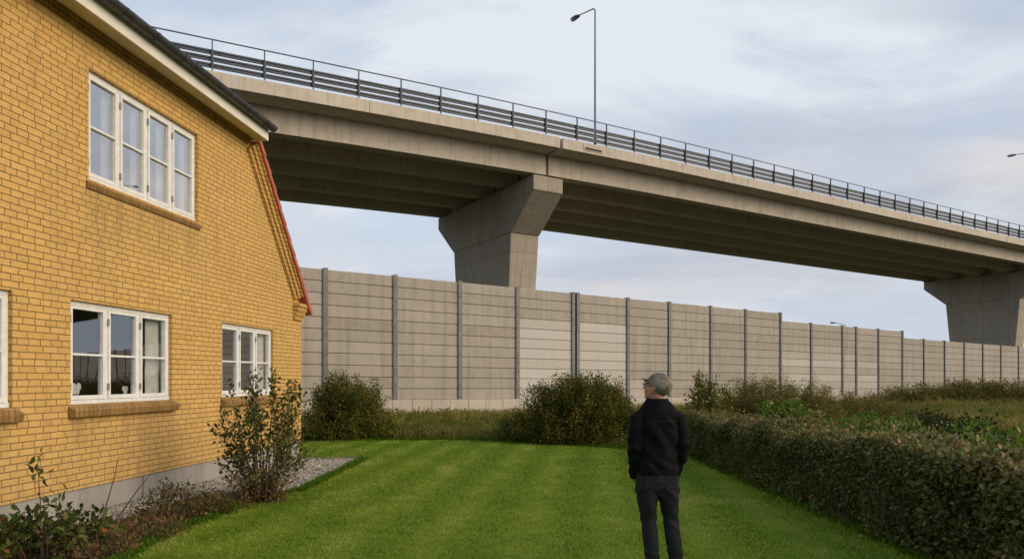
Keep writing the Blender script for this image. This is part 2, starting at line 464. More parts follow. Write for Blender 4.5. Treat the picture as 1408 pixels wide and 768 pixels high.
w = bpy.data.worlds.new('World'); SC.world = w; w.use_nodes = True
wt = w.node_tree; wt.nodes.clear()
class WN(NT):
    def __init__(self, tree): self.t = tree
W = WN(wt)
out = W.n('ShaderNodeOutputWorld'); bg = W.n('ShaderNodeBackground')
sky = W.n('ShaderNodeTexSky', sky_type='NISHITA'); sky.sun_disc = False
sky.sun_elevation = SUN_EL; sky.sun_rotation = math.atan2(az.x, az.y); sky.air_density = 1.0; sky.dust_density = 1.0
tc = W.n('ShaderNodeTexCoord'); dirv = tc.outputs['Generated']
sp = W.n('ShaderNodeSeparateXYZ', ins={0: dirv})
zc = W.math('ADD', W.math('MAXIMUM', sp.outputs[2], 0.0), .16)
px = W.math('DIVIDE', sp.outputs[0], zc); py = W.math('DIVIDE', sp.outputs[1], zc)
pv = W.n('ShaderNodeCombineXYZ', ins={0: px, 1: py, 2: 15.4}).outputs[0]
mp = W.n('ShaderNodeMapping'); W.t.links.new(pv, mp.inputs[0]); mp.inputs['Rotation'].default_value = (0, 0, math.radians(-24)); mp.inputs['Scale'].default_value = (.62, 1.0, 1)
n1 = W.noise(mp.outputs[0], .75, 8, .55, .6)
n2 = W.noise(mp.outputs[0], 1.6, 8, .6, .4)
n3 = W.noise(pv, .33, 3, .5, .2)
cov = W.math('ADD', W.math('MULTIPLY', n1, .65), W.math('MULTIPLY', n2, .35))
cover = W.mr(W.math('ADD', cov, W.math('MULTIPLY', W.mr(sp.outputs[0], -.5, .3), .05)), .46, .60)
cover = W.math('MAXIMUM', cover, W.mr(sp.outputs[2], .03, .32, .80, 0))
# cloud brightness: lit cream to blue grey
right = W.mr(sp.outputs[0], .05, .65)
shade = W.mr(W.math('ADD', W.math('MULTIPLY', n2, .6), W.math('MULTIPLY', n1, .4)), .45, .57)
ccol = W.mix(shade, (4.9, 5.35, 6.2), (6.9, 7.25, 7.8))
n4 = W.noise(mp.outputs[0], .55, 7, .55, .8)
grey = W.math('MULTIPLY', W.mr(W.math('ADD', n4, W.math('MULTIPLY', right, .085)), .48, .60), W.mr(sp.outputs[2], .04, .22, .1, 1))
ccol = W.mix(W.math('MULTIPLY', grey, .85), ccol, (3.5, 3.75, 4.4))
ccol = W.mix(W.math('MULTIPLY', W.mr(W.noise(mp.outputs[0], 1.1, 5), .50, .63), .6), ccol, (6.7, 6.15, 5.95))
blue = W.mix(.8, sky.outputs[0], (4.0, 5.3, 7.2))
blue = W.mix(W.mr(sp.outputs[2], .1, .55), (5.8, 6.4, 7.3), blue)
skyc = W.mix(W.math('MULTIPLY', cover, .92), blue, ccol)
W.t.links.new(skyc, bg.inputs[0]); bg.inputs[1].default_value = .10
W.t.links.new(bg.outputs[0], out.inputs[0])

SC.view_settings.view_transform = 'Standard'; SC.view_settings.look = 'None'
SC.view_settings.exposure = .2; SC.view_settings.gamma = 1; SC.view_settings.use_curve_mapping = False
SC.render.engine = 'CYCLES'
try:
    SC.cycles.use_denoising = True; SC.cycles.max_bounces = 6; SC.cycles.transparent_max_bounces = 12
except Exception: pass

# ------------------------------------------------------------------ ground, lawn, gravel
BO = Vector((2.33, 44, 0)); BA = math.atan2(.519, .855)       # bridge frame
WO = Vector((-7.34, 27, 0)); WA = math.atan2(.547, .837)      # barrier frame
def wall_s(x, y):      # barrier-local coords of world point
    dx, dy = x - WO.x, y - WO.y
    return dx*.837 + dy*.547, -dx*.547 + dy*.837

def ground_z(x, y):
    s, d = wall_s(x, y)
    bank = .17*max(0, min(1, (d + 9)/6))*max(0, min(1, (25 - s)/25))
    if y < 16: bank = 0
    und = 0
    if x > 5 and y > 10 and d < -1 and y < 70:
        und = .10*noise.noise(Vector((x*.25, y*.25, 0)))*min(1, (x-5)/3)*min(1, max(0, -d-1)/4)
    return bank + und

def make_ground():
    xs = [-2500, -600, -150, -60] + list(np.arange(-30, 70.1, 2)) + [90, 150, 400, 1000, 2500]
    ys = [-2500, -500, -100, -40] + list(np.arange(-20, 80.1, 2)) + [100, 160, 400, 1000, 3500]
    V = []; F = []
    for y in ys:
        for x in xs:
            V.append((x, y, ground_z(x, y) - .02 if y > 14 or x > 5 else -.02))
    nx = len(xs)
    for j in range(len(ys)-1):
        for i in range(nx-1):
            F.append((j*nx+i, j*nx+i+1, (j+1)*nx+i+1, (j+1)*nx+i))
    m = MB(); m.add(V, F); o = m.build('ground', M['ground'], None, True); tag(o, kind='structure')
make_ground()

FAR = [(-9, 18.6), (-4.9, 19.0), (-1.5, 19.1), (0.6, 18.5), (2.0, 17.2), (3.3, 16.2), (3.95, 15.9)]
def far_y(x):
    for (x0, y0), (x1, y1) in zip(FAR, FAR[1:]):
        if x0 <= x <= x1: return y0 + (y1-y0)*(x-x0)/(x1-x0)
    return FAR[-1][1] if x > 0 else FAR[0][1]
def left_x(y):
    if y > 14.55: return -8.5
    if y > 10.3: return -3.12 - .02*(14.55-y)
    return -3.70 + .06*math.sin(y*2.3) + (.5*(y-9.4)/.9 if y > 9.4 else 0)

lw = MB()
rows = np.arange(-4, 19.2, .3)
# lawn: strips following its outline
def lawn_sheet():
    V, F = [], []
    prev = None
    ys = sorted(set([round(float(y), 3) for y in np.arange(-4, 14.4, .25)] + [14.54]))
    for y in ys:
        a = len(V); V.append((left_x(y), y, 0.0)); V.append((3.95, y, 0.0))
        if prev is not None: F.append((prev, prev+1, a+1, a))
        prev = a
    lw.add(V, F)
    V, F = [], []; xs = np.linspace(-8.5, 3.95, 60)
    for x in xs:
        V.append((x, 14.56, 0.0)); V.append((x, far_y(x) + .05, 0.0))
    for i in range(len(xs)-1): F.append((2*i, 2*i+2, 2*i+3, 2*i+1))
    lw.add(V, F)
lawn_sheet()
tag(lw.build('lawn', M['lawn']), kind='structure')

def stripe_sheen(x, y):
    t = x*HD.y - y*HD.x      # distance across the mowing direction
    return np.sin(t*2*PI/.95)  # light and dark sheen of leaning mown blades, painted into their tint
def lawn_grass():
    global R
    R = np.random.default_rng(3)
    n = 260000
    # density falls with distance
    y = 3.0*np.exp(R.random(n)*math.log(19.2/3.0)); x = R.uniform(-8.5, 3.95, n)
    keep = np.array([left_x(b)+.02 < a < 3.95 and b < far_y(a) and abs(a) < b*.78 + .8 for a, b in zip(x, y)])
    x, y = x[keep], y[keep]; n = len(x)
    P = np.stack([x, y, np.zeros(n)-.004], 1)
    nz = np.array([noise.noise(Vector((a*.9, b*.9, 0)))*.5 + noise.noise(Vector((a*2.6, b*2.6, 4)))*.45 + noise.noise(Vector((a*6.5, b*4.5, 14)))*.5 for a, b in zip(x, y)])
    pale = np.array([noise.noise(Vector((a*1.3, b*.8, 9))) for a, b in zip(x, y)])
    tint = np.clip(.42 + .18*stripe_sheen(x, y)*(1+.7*nz) + nz*.42 + R.normal(size=n)*.16 + np.where(pale > .38, (pale-.38)*1.6, 0), 0, .93)
    tint = np.where(R.random(n) < .012, 1.0, tint)
    h = (.018 + .017*R.random(n))*(1 + .25*nz); wd = .0035 + .0006*y
    V, F, T = blades(P, h, wd, tint, 1.3)
    tag(np_mesh('lawn_grass', V, F, T, M['lawnblade']), kind='stuff')
    # ragged longer grass at the edges of the lawn
    Pe = []
    for k in range(9000):
        b = 3 + 11.5*random.random(); Pe.append((left_x(b) + random.gauss(0, .05), b, 0))
    for k in range(12000):
        a = random.uniform(-8, 3.9); Pe.append((a, far_y(a) + random.gauss(.05, .10), 0))
    for k in range(7000):
        Pe.append((3.9 + random.gauss(0, .07), 3 + 13*random.random()**1.3, 0))
    Pe = np.array(Pe); n = len(Pe)
    V, F, T = blades(Pe, .03 + .07*R.random(n)**1.5, .004 + .0006*Pe[:, 1], np.clip(.12 + R.normal(size=n)*.20, 0, 1), .9)
    tag(np_mesh('edge_grass', V, F, T, M['lawnblade']), kind='stuff')
lawn_grass()
def fallen():
    global R
    R = np.random.default_rng(77)
    n = 90; y = R.uniform(6, 18, n); x = R.uniform(-3, 3.8, n)
    k = R.random(n) < .5
    x = np.where(k, 3.75 - np.abs(R.normal(size=n))*.35, x)
    P = np.stack([x, y, np.full(n, .03)], 1); D = R.normal(size=(n, 3)); D[:, 2] *= .2
    V, F, T = leaves(P, D, .03 + .03*R.random(n), R.random(n), .6)
    tag(np_mesh('fallen_leaves', V, F, T, leaf_mat('fallen_leaf', [(0, (.20, .10, .04)), (.6, (.35, .17, .08)), (1, (.45, .32, .16))])), kind='stuff')
fallen()

# ------------------------------------------------------------------ house
HC = Vector((-4.58, 14.92, 0)); HA = math.atan2(-.993, -.1177)
house = empty('brick_house', HC, HA)
tag(house, 'yellow brick house with white windows and a clipped gable, red roof tiles and dark gutter', 'house')
HWID = 10.4; ZE = 3.28; TS = 2.21; ZT = 6.10; ZF = .34   # corner eave, slope run, upper eave, foundation top
def P3(x, z, y=0): return (x, y, z)
wins = [(1.30, 3.20, 1.38, 2.66, 'low'), (4.60, 6.62, 1.38, 2.66, 'low'), (7.46, 9.48, 1.38, 2.66, 'low'), (3.92, 6.32, 4.21, 5.60, 'up')]
REV = .11
def gable():
    m = MB()
    zs = sorted({ZF, ZE, ZT, 1.38, 2.66, 4.21, 5.60})
    def edge(z):
        if z <= ZE: return 0.0, HWID
        f = (z-ZE)/(ZT-ZE); return TS*f, HWID - TS*f
    for z0, z1 in zip(zs, zs[1:]):
        holes = sorted([(a, b) for a, b, c, d, _ in wins if c <= z0 + 1e-6 and d >= z1 - 1e-6])
        l0, r0 = edge(z0); l1, r1 = edge(z1)
        cuts = [(l0, l1)]
        for a, b in holes: cuts += [(a, a), (b, b)]
        cuts += [(r0, r1)]
        for i in range(0, len(cuts), 2):
            (a0, a1), (b0, b1) = cuts[i], cuts[i+1]
            m.add([P3(a0, z0), P3(b0, z0), P3(b1, z1), P3(a1, z1)], [(0, 1, 2, 3)])
    for a, b, c, d, _ in wins:      # reveals
        m.add([(a,0,c),(a,-REV-.25,c),(a,-REV-.25,d),(a,0,d)], [(0,1,2,3)])
        m.add([(b,0,c),(b,-REV-.25,c),(b,-REV-.25,d),(b,0,d)], [(0,1,2,3)])
        m.add([(a,0,d),(a,-REV-.25,d),(b,-REV-.25,d),(b,0,d)], [(0,1,2,3)])
        m.add([(a,0,c),(a,-REV-.25,c),(b,-REV-.25,c),(b,0,c)], [(0,1,2,3)])
    # side walls and back wall
    D = 9.0
    m.add([(0,0,ZF),(0,-D,ZF),(0,-D,ZE),(0,0,ZE)], [(0,1,2,3)])
    m.add([(HWID,0,ZF),(HWID,-D,ZF),(HWID,-D,ZE),(HWID,0,ZE)], [(0,1,2,3)])
    m.add([(0,-D,ZF),(HWID,-D,ZF),(HWID,-D,ZE),(HWID-TS,-D,ZT),(TS,-D,ZT),(0,-D,ZE)], [(0,1,2,3,4,5)])
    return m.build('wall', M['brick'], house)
gable()
f = MB(); f.box(.04, HWID-.04, -8.96, -.03, -.3, ZF); f.build('foundation', M['plinth'], house)
# corbelled brick bands along the gable slope and the kneeler
sl_v = Vector((TS, 0, ZT-ZE)).normalized(); nr = Vector((sl_v.z, 0, -sl_v.x))   # nr: into the wall, below slope
def slope_band(m, o0, o1, y1, a=0.0, b=1.0, y0=-.02):
    L = math.hypot(TS, ZT-ZE); q = []
    for y in (y0, y1):
        for s_, o_ in ((a*L, o0), (b*L, o0), (b*L, o1), (a*L, o1)):
            p = Vector((0, 0, ZE)) + sl_v*s_ + nr*o_
            q.append((p.x, y, p.z))
    m.add(q, [(0,1,2,3),(7,6,5,4),(0,4,5,1),(1,5,6,2),(2,6,7,3),(3,7,4,0)])
def slope_brick(y): pass
cb = MB()
slope_band(cb, .0, .065, .135, .07, .985); slope_band(cb, .0, .085, .10, .07, .985); slope_band(cb, .085, .155, .095, .075, .985); slope_band(cb, .085, .175, .06, .075, .985); slope_band(cb, .175, .245, .055, .08, .985); slope_band(cb, .1, .26, .025, .08, .985)
cb.build('corbel_band', M['brick'], house)
kn = MB()
for i in range(4):
    kn.box(-.02-.014*i, .42, -.05, .05+.034*i, 2.955+.088*i, 3.028+.088*i)
    if i: kn.box(-.0-.012*i, .405, -.05, .035+.034*i, 2.94+.088*i, 2.955+.088*i)
kn.build('kneeler', M['brick'], house)
# roof: steep tiled lower slopes, clipped top
def lower_roof(sides):
    m = MB(); L = math.hypot(TS, ZT-ZE) + .26; n = 11
    for side in sides:
        for i in range(n):
            a = -.24 + (L)*i/n; b = -.24 + (L)*(i+1)/n + .06
            lift0, lift1 = .085, .045
            q = []
            for y in (.185, -9.15):
                for s_, o_ in ((a, -lift0), (b, -lift1), (b, -lift1+.085), (a, -lift0+.095)):
                    p = Vector((0, 0, ZE)) + sl_v*s_ + nr*o_
                    x = p.x if side == 0 else HWID - p.x
                    q.append((x, y, p.z))
            m.add(q, [(0,1,2,3),(7,6,5,4),(0,4,5,1),(1,5,6,2),(2,6,7,3),(3,7,4,0)])
    return m
rf = MB()
EV = .40; ZU = ZT + .13
x0, x1 = TS + .13, HWID - TS - .13
xm0, xm1 = x0 + 2.4, x1 - 2.4
rz_ = ZU + 1.75
A = [(x0, EV, ZU), (x1, EV, ZU), (x1, -9.3, ZU), (x0, -9.3, ZU), (HWID/2, -3.6, ZU+.85), (HWID/2, -6.0, ZU+.85)]
rf.add(A, [(0,1,4), (1,2,5,4), (2,3,5), (3,0,4,5)])
roof = rf.build('roof', M['tile'], house)
for sd_ in (0, 1): lower_roof((sd_,)).build('tiled_slope', M['tile'], house, False, .006)
so_ = MB(); so_.box(x0, x1, -.02, EV-.03, ZT-.0, ZT+.028); so_.build('soffit', M['soffit'], house)
so2 = MB(); so2.box(x0-.02, x1+.02, .0, .05, ZT-.09, ZT-.003); so2.box(x0-.02, x1+.02, .0, .09, ZT-.045, ZT-.004); so2.build('eave_moulding', M['header'], house)
fa = MB(); fa.box(x0-.01, x1+.01, EV-.03, EV, ZT-.06, ZT+.17); fa.box(x0-.03, x0-.008, -.02, EV+.0, ZT-.06, ZT+.17); fa.build('fascia_board', M['fascia'], house, False, .006)
gt = MB()
rad = .088; yc = EV + rad + .004; zc_ = ZT + .185
pr = [(yc + rad*math.cos(t), zc_ + rad*math.sin(t)) for t in np.linspace(PI, 2*PI, 9)] + [(yc + (rad-.008)*math.cos(t), zc_ + (rad-.008)*math.sin(t)) for t in np.linspace(2*PI, PI, 9)]
def extr(m, pr, xa, xb):
    n = len(pr)
    m.add([(xa, y, z) for y, z in pr] + [(xb, y, z) for y, z in pr],
          [tuple(range(n)), tuple(range(2*n-1, n-1, -1))] + [(k, (k+1) % n, n+(k+1) % n, n+k) for k in range(n)])
extr(gt, pr, x0-.03, x1+.03)
end = [(yc + rad*math.cos(t), zc_ + rad*math.sin(t)) for t in np.linspace(PI, 2*PI, 9)]
extr(gt, end, x0-.036, x0-.03)
gut = gt.build('gutter', M['gutter'], house)
for k in range(14):
    gj = MB()
    xx = x0 + .3 + k*.62
    rr = rad + .007
    pj = [(yc + rr*math.cos(t), zc_ + rr*math.sin(t)) for t in np.linspace(PI, 2*PI, 9)] + [(yc + (rr-.005)*math.cos(t), zc_ + (rr-.005)*math.sin(t)) for t in np.linspace(2*PI, PI, 9)]
    extr(gj, pj, xx, xx+.03)
    gj.build('gutter_bracket', M['gutter'], gut)

def window(a, b, c, d, kind):
    n = 4 if kind == 'up' else 3
    y0, y1 = -REV-.02, -REV+.055        # frame depth
    fr = MB(); w_ = .045
    fr.box(a, b, y0, y1, d-.055, d); fr.box(a, b, y0, y1+.012, c, c+.05)
    fr.box(a, a+w_, y0, y1, c+.05, d-.055); fr.box(b-w_, b, y0, y1, c+.05, d-.055)
    pw = (b-a-2*w_)/n
    for k in range(1, n):
        xx = a + w_ + pw*k
        fr.box(xx-.028, xx+.028, y0, y1-.004, c+.05, d-.055)
    wo = fr.build('window', M['white'], house, False, .005)
    gl = MB()
    for k in range(n):
        xa = a + w_ + pw*k + (.030 if k else .004); xb = a + w_ + pw*(k+1) - (.030 if k < n-1 else .004)
        za, zb = c+.054, d-.059; s = .042; ys0, ys1 = y0+.012, y1+.010
        sm = MB()
        sm.box(xa, xa+s, ys0, ys1, za, zb); sm.box(xb-s, xb, ys0, ys1, za, zb)
        sm.box(xa+s, xb-s, ys0, ys1-.001, za, za+s+.012); sm.box(xa+s, xb-s, ys0, ys1-.001, zb-s, zb)
        zm = za + (zb-za)*(.50 if kind == 'up' else .485)
        sm.box(xa+s, xb-s, ys0+.012, ys1-.004, zm-.014, zm+.014)
        so3 = sm.build('sash', M['white'], wo, False, .004)
        for hz in (za+.16, zb-.16):
            hm = MB(); hm.box(xb-.006, xb+.018, ys1-.004, ys1+.010, hz-.045, hz+.045)
            hm.build('hinge', M['hinge'], wo)
        gl.add([(xa+s-.006, y0+.045, za+s), (xb-s+.006, y0+.045, za+s), (xb-s+.006, y0+.045, zb-s), (xa+s-.006, y0+.045, zb-s)], [(0,1,2,3)])
    gl.build('pane', M['glass_up' if kind == 'up' else 'glass_low'], wo)
    # room behind
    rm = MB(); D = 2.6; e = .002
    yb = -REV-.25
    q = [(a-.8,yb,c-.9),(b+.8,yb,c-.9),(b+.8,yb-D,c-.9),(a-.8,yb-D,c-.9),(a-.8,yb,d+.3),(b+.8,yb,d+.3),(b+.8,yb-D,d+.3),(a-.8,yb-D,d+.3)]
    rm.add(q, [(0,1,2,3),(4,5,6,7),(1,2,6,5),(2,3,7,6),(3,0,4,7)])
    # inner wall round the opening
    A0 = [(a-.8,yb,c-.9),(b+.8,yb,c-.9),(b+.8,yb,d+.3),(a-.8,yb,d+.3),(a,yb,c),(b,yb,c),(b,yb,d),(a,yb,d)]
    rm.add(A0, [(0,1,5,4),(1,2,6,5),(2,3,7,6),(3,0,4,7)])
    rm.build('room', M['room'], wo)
    def curtain(xa_, xb_, nf):
        cu = MB(); V = []; F = []; ns = nf*6
        for i in range(ns+1):
            xx = xa_ + (xb_-xa_)*i/ns; yy = -REV - .075 + .018*math.sin(i*PI/3)
            V += [(xx, yy, c+.05), (xx, yy, d-.05)]
        F = [(2*i, 2*i+2, 2*i+3, 2*i+1) for i in range(ns)]
        cu.add(V, F); cu.build('curtain', M['curtain'], wo, True)
    if kind == 'up':
        for k in range(n):
            xk = a + w_ + pw*k; curtain(xk+.05, xk+.17, 3)
    else:
        curtain(a+.05, a+.36, 7)
    ib = MB(); ib.box(a+.004, b-.004, -REV-.245, -REV-.025, c+.062, c+.085); ib.build('inner_sill', M['white'], wo)
    # sloped sill of bricks on edge
    sx0, sx1 = a-.05, b+.05; pj = .115 if kind == 'low' else .05; hh = .155 if kind == 'low' else .125
    si = MB()
    si.hexa([(sx0,-.03,c-hh-.02),(sx1,-.03,c-hh-.02),(sx1,pj-.03,c-hh),(sx0,pj-.03,c-hh),
             (sx0,-.03,c+.0),(sx1,-.03,c+.0),(sx1,pj,c-.062),(sx0,pj,c-.062)])
    si.box(a+.002, b-.002, -REV+.03, -.03, c-.03, c-.002)
    si.build('window_sill', M['header'], wo, False, .012)
    return wo
for wv in wins: window(*wv)

def house_pt(x, y, z=0):
    ca, sa = math.cos(HA), math.sin(HA)
    return Vector((HC.x + ca*x - sa*y, HC.y + sa*x + ca*y, z))

# ornaments on the inside sill of the middle window
def ornament_house(x, label):
    e = empty('ornament', house_pt(x, -REV-.09, 1.466), HA); tag(e, label, 'ornament')
    b = MB(); b.box(-.055, .055, -.03, .03, 0, .09); b.build('base', M['ornament'], e)
    r = MB(); r.add([(-.07,-.038,.09),(.07,-.038,.09),(.07,.038,.09),(-.07,.038,.09),(0,-.038,.165),(0,.038,.165)], [(0,1,4),(2,3,5),(1,2,5,4),(3,0,4,5),(0,3,2,1)]); r.build('roof', M['ornament'], e)
    d = MB(); d.box(-.015, .015, .03, .033, .01, .05); d.build('door', M['dark'], e)
def ornament_flower(x, label, s=1.0):
    e = empty('ornament', house_pt(x, -REV-.08, 1.466), HA); tag(e, label, 'ornament')
    b = MB(); b.tube([(0,0,0),(0,0,.02),(0,0,.03)], [.035*s,.03*s,.008], 10); b.build('base', M['ornament'], e)
    for sx in (-1, 1):
        wg = MB()
        for zc0, rr in ((.115*s, .045*s), (.06*s, .03*s)):
            wg.sphere((sx*rr*.85, 0, zc0), (rr, .008, rr*1.1), seg=10, rings=6)
        wg.build('wing', M['ornament'], e, True)
ornament_flower(6.30, 'white butterfly ornament behind the near pane of the wide ground floor window', 1.1)
ornament_house(5.15, 'small white house ornament behind the middle pane of the wide ground floor window')
ornament_flower(5.38, 'smaller white butterfly ornament left of the little house ornament', .8)

# ------------------------------------------------------------------ gravel and bed beside the house
def gravel():
    b = MB()
    xs = np.linspace(0, 16, 40)
    V, F = [], []
    for i, x in enumerate(xs):     # along the wall towards the camera
        y = HC.y - .993*x
        inner = house_pt(x, -.06); 
        outer = -3.12 if y > 10.6 else -3.75
        V += [(inner.x, inner.y, .002), (max(inner.x+.3, left_x(min(y, 14.5))), y, .002)]
    F = [(2*i, 2*i+1, 2*i+3, 2*i+2) for i in range(len(xs)-1)]
    b.add(V, F); tag(b.build('gravel_path', M['gravelbed']), kind='structure')
    # soil bed
    s = MB(); V, F = [], []
    ys = np.linspace(1.0, 10.4, 50)
    for y in ys:
        t = (HC.y - y)/.993; wx = house_pt(t, 0).x
        V += [(wx + .62 + .08*math.sin(y*3) + (0 if y < 9.6 else (y-9.6)*.6), y, .012), (left_x(y) + .03, y, .012)]
    F = [(2*i, 2*i+1, 2*i+3, 2*i+2) for i in range(len(ys)-1)]
    s.add(V, F); tag(s.build('soil_bed', M['soil']), kind='structure')
    # loose stones
    global R
    R = np.random.default_rng(11)
    n = 26000; t = R.random(n)*13.0 - .0
    P = []
    for k in range(n):
        y = HC.y - .993*t[k]; wx = house_pt(t[k], 0).x
        if y > 10.4: xr = left_x(min(y, 14.5)) - .03
        else: xr = wx + .66 + .08*math.sin(y*3)
        if y > 14.5: continue
        P.append((random.uniform(wx+.02, xr), y, .008))
    P = np.array(P); n = len(P)
    base = np.array([(1,0,0),(0,1,0),(-1,0,0),(0,-1,0),(0,0,1),(0,0,-1)], float)
    sc = (.012 + .020*R.random((n,1,1)))*np.array([1, 1, .65])*(1+.35*R.normal(size=(n,6,1)).clip(-1,1))
    a = R.random(n)*2*PI; ca, sa = np.cos(a)[:,None], np.sin(a)[:,None]
    v = base[None]*sc
    v = np.stack([v[...,0]*ca - v[...,1]*sa, v[...,0]*sa + v[...,1]*ca, v[...,2]], -1) + P[:,None,:]
    F = np.array([(0,1,4),(1,2,4),(2,3,4),(3,0,4),(1,0,5),(2,1,5),(3,2,5),(0,3,5)])
    F = (np.arange(n)[:,None,None]*6 + F[None]).reshape(-1,3)
    tag(np_mesh('gravel', v.reshape(-1,3), F, np.repeat(np.clip(R.normal(size=n)*.25+.5,0,1), 6), M['stone']), kind='stuff')
gravel()

# ------------------------------------------------------------------ noise barrier
barrier = empty('noise_barrier', WO, WA)
tag(barrier, 'tall grey noise barrier of stacked concrete planks between steel posts, stepping down to the right', 'wall')
def px2s(x):
    k = (x-704)/945
    return (k*WO.y - WO.x)/(.837 - .547*k)
post_px = [447, 543, 632, 711, 787.5, 794, 863, 920, 977, 1025, 1073, 1115, 1158, 1177, 1207.5, 1240.5, 1270, 1298.5, 1325.5, 1351, 1376, 1400]
post_s = [px2s(x) for x in post_px]
post_s = [post_s[0]-9.3, post_s[0]-6.2, post_s[0]-3.1] + post_s
while post_s[-1] < 110: post_s.append(post_s[-1] + 3.9)
SL = -.0083
def step_n(s):   # planks in a bay starting at s
    if s < px2s(1072): return 11
    if s < px2s(1240): return 10
    return 9
PLK = .469
rnd = random.Random(5)
for i, (a, b) in enumerate(zip(post_s, post_s[1:])):
    if b - a < .6: continue
    nn = step_n(a + .01)
    m = MB()
    x0b, x1b = a + .07, b - .07
    pxl = post_px[i-3] if 0 <= i-3 < len(post_px) else 0
    for k in range(nn):
        z0, z1 = .84 + PLK*k, .84 + PLK*(k+1)
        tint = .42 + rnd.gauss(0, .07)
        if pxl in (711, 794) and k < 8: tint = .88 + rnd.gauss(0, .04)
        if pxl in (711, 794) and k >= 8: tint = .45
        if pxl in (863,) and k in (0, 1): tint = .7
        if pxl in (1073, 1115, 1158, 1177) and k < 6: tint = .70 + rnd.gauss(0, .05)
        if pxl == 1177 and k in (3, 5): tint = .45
        za, zb = SL*x0b, SL*x1b
        c = .022        # chamfered plank edges make real shadow lines
        q = [(x0b,.012,z0+za),(x1b,.012,z0+zb),(x1b,.13,z0+zb),(x0b,.13,z0+za),(x0b,.012,z1+za-.018),(x1b,.012,z1+zb-.018),(x1b,.13,z1+zb-.018),(x0b,.13,z1+za-.018)]
        q2 = [(x0b,-.006,z0+za+c),(x1b,-.006,z0+zb+c),(x1b,-.006,z1+zb-.018-c),(x0b,-.006,z1+za-.018-c)]
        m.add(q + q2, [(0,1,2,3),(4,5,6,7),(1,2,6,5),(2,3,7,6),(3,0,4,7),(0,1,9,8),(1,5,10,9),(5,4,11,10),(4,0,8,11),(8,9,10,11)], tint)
        if k: m.box(x0b, x1b, .06, .10, z0+min(za,zb)-.04, z0+max(za,zb)+.02, .0)
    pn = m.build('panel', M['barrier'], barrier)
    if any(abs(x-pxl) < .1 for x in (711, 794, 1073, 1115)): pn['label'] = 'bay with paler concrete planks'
for i, s in enumerate(post_s):
    nn = max(step_n(s + .01), step_n(s - .3))
    m = MB(); top = .84 + PLK*nn + .04 + SL*s; bot = .66 + SL*s
    wdt = .085 if s > 20 else .095
    m.box(s-wdt, s+wdt, -.075, -.060, bot, top); m.box(s-wdt, s+wdt, .155, .17, bot, top); m.box(s-.012, s+.012, -.060, .155, bot, top)
    m.build('post', M['galv'], barrier, False, .003)
fo = MB()
sa, sb = post_s[0], post_s[-1]
fo.hexa([(sa,-.10,-.5),(sb,-.10,-1.2),(sb,.3,-1.2),(sa,.3,-.5),(sa,-.10,.835+SL*sa),(sb,-.10,.835+SL*sb),(sb,.3,.835+SL*sb),(sa,.3,.835+SL*sa)])
fo.build('footing', M['footing'], barrier, False, .01)

# ------------------------------------------------------------------ bridge
bridge = empty('road_bridge', BO, BA)
tag(bridge, 'long concrete motorway bridge with side by side girders crossing behind the noise barrier', 'bridge')
def zoff(s):
    if s >= 12: return .12
    if s <= -12: return .12 - .030*12 + .030*(s+12)
    return .12 - .030*(12-s)**2/48
ZR = EYE
S0, S1 = -74, 330
def stations(a, b, st=4.0):
    n = max(1, int(math.ceil((b-a)/st))); return [a + (b-a)*i/n for i in range(n+1)]
def sweep(m, prof, a, b, tint=.5):
    """prof: closed list of (y, z) with z relative to eye level"""
    ss = stations(a, b); n = len(prof)
    vs = [(s, y, z + ZR + zoff(s)) for s in ss for y, z in prof]
    fs = [tuple(range(n)), tuple((len(ss)-1)*n + k for k in range(n-1, -1, -1))]
    for i in range(len(ss)-1):
        for k in range(n):
            p, q = i*n+k, i*n+(k+1) % n
            fs.append((p, p+n, q+n, q))
    m.add(vs, fs, tint)
YN, YF = -1.45, 15.9
spans = [(S0, -.10), (.10, 71.9), (72.1, S1)]
for a, b in spans:
    dk = MB(); sweep(dk, [(YN+.36, 14.36), (.1, 14.30), (14.35, 14.30), (YF-.36, 14.36), (YF-.36, 14.75), (7.2, 14.92), (YN+.36, 14.75)], a, b)
    dk.build('deck', M['bridge'], bridge)
    for (ya, yb) in ((YN, YN+.36), (YF-.36, YF)):
        n = int((b-a)/12) if ya < 0 else 1
        cuts = [a + (b-a)*i/n for i in range(n+1)]
        for c0, c1 in zip(cuts, cuts[1:]):
            eb = MB(); sweep(eb, [(ya, 14.28), (yb, 14.28), (yb, 14.95), (ya, 14.95)], c0+.007, c1-.007, .5)
            eb.build('edge_beam', M['bridge'], bridge, False, .02)
    for gi in range(5):
        y = .12 + gi*3.36
        g = MB(); sweep(g, [(y, 13.0), (y+.78, 13.0), (y+.78, 13.35), (y+.55, 13.5), (y+.55, 14.298), (y, 14.298)], a, b)
        g.build('girder', M['bridge'], bridge, False, .02)
rd = MB(); sweep(rd, [(YN+.9, 14.905), (YF-.9, 14.905), (YF-.9, 14.93), (YN+.9, 14.93)], S0, S1); rd.build('carriageway', M['asphalt'], bridge)
# patched drain box in the edge beam
ht = MB(); ht.box(1.70, 3.25, YN-.035, YN+.1, 14.50+ZR, 14.90+ZR); bo_ = ht.build('drain_box', M['bridge'], bridge, False, .01)
hs = MB(); hs.box(1.80, 3.16, YN-.042, YN-.02, 14.56+ZR, 14.68+ZR); hs.build('slot', M['dark'], bo_)

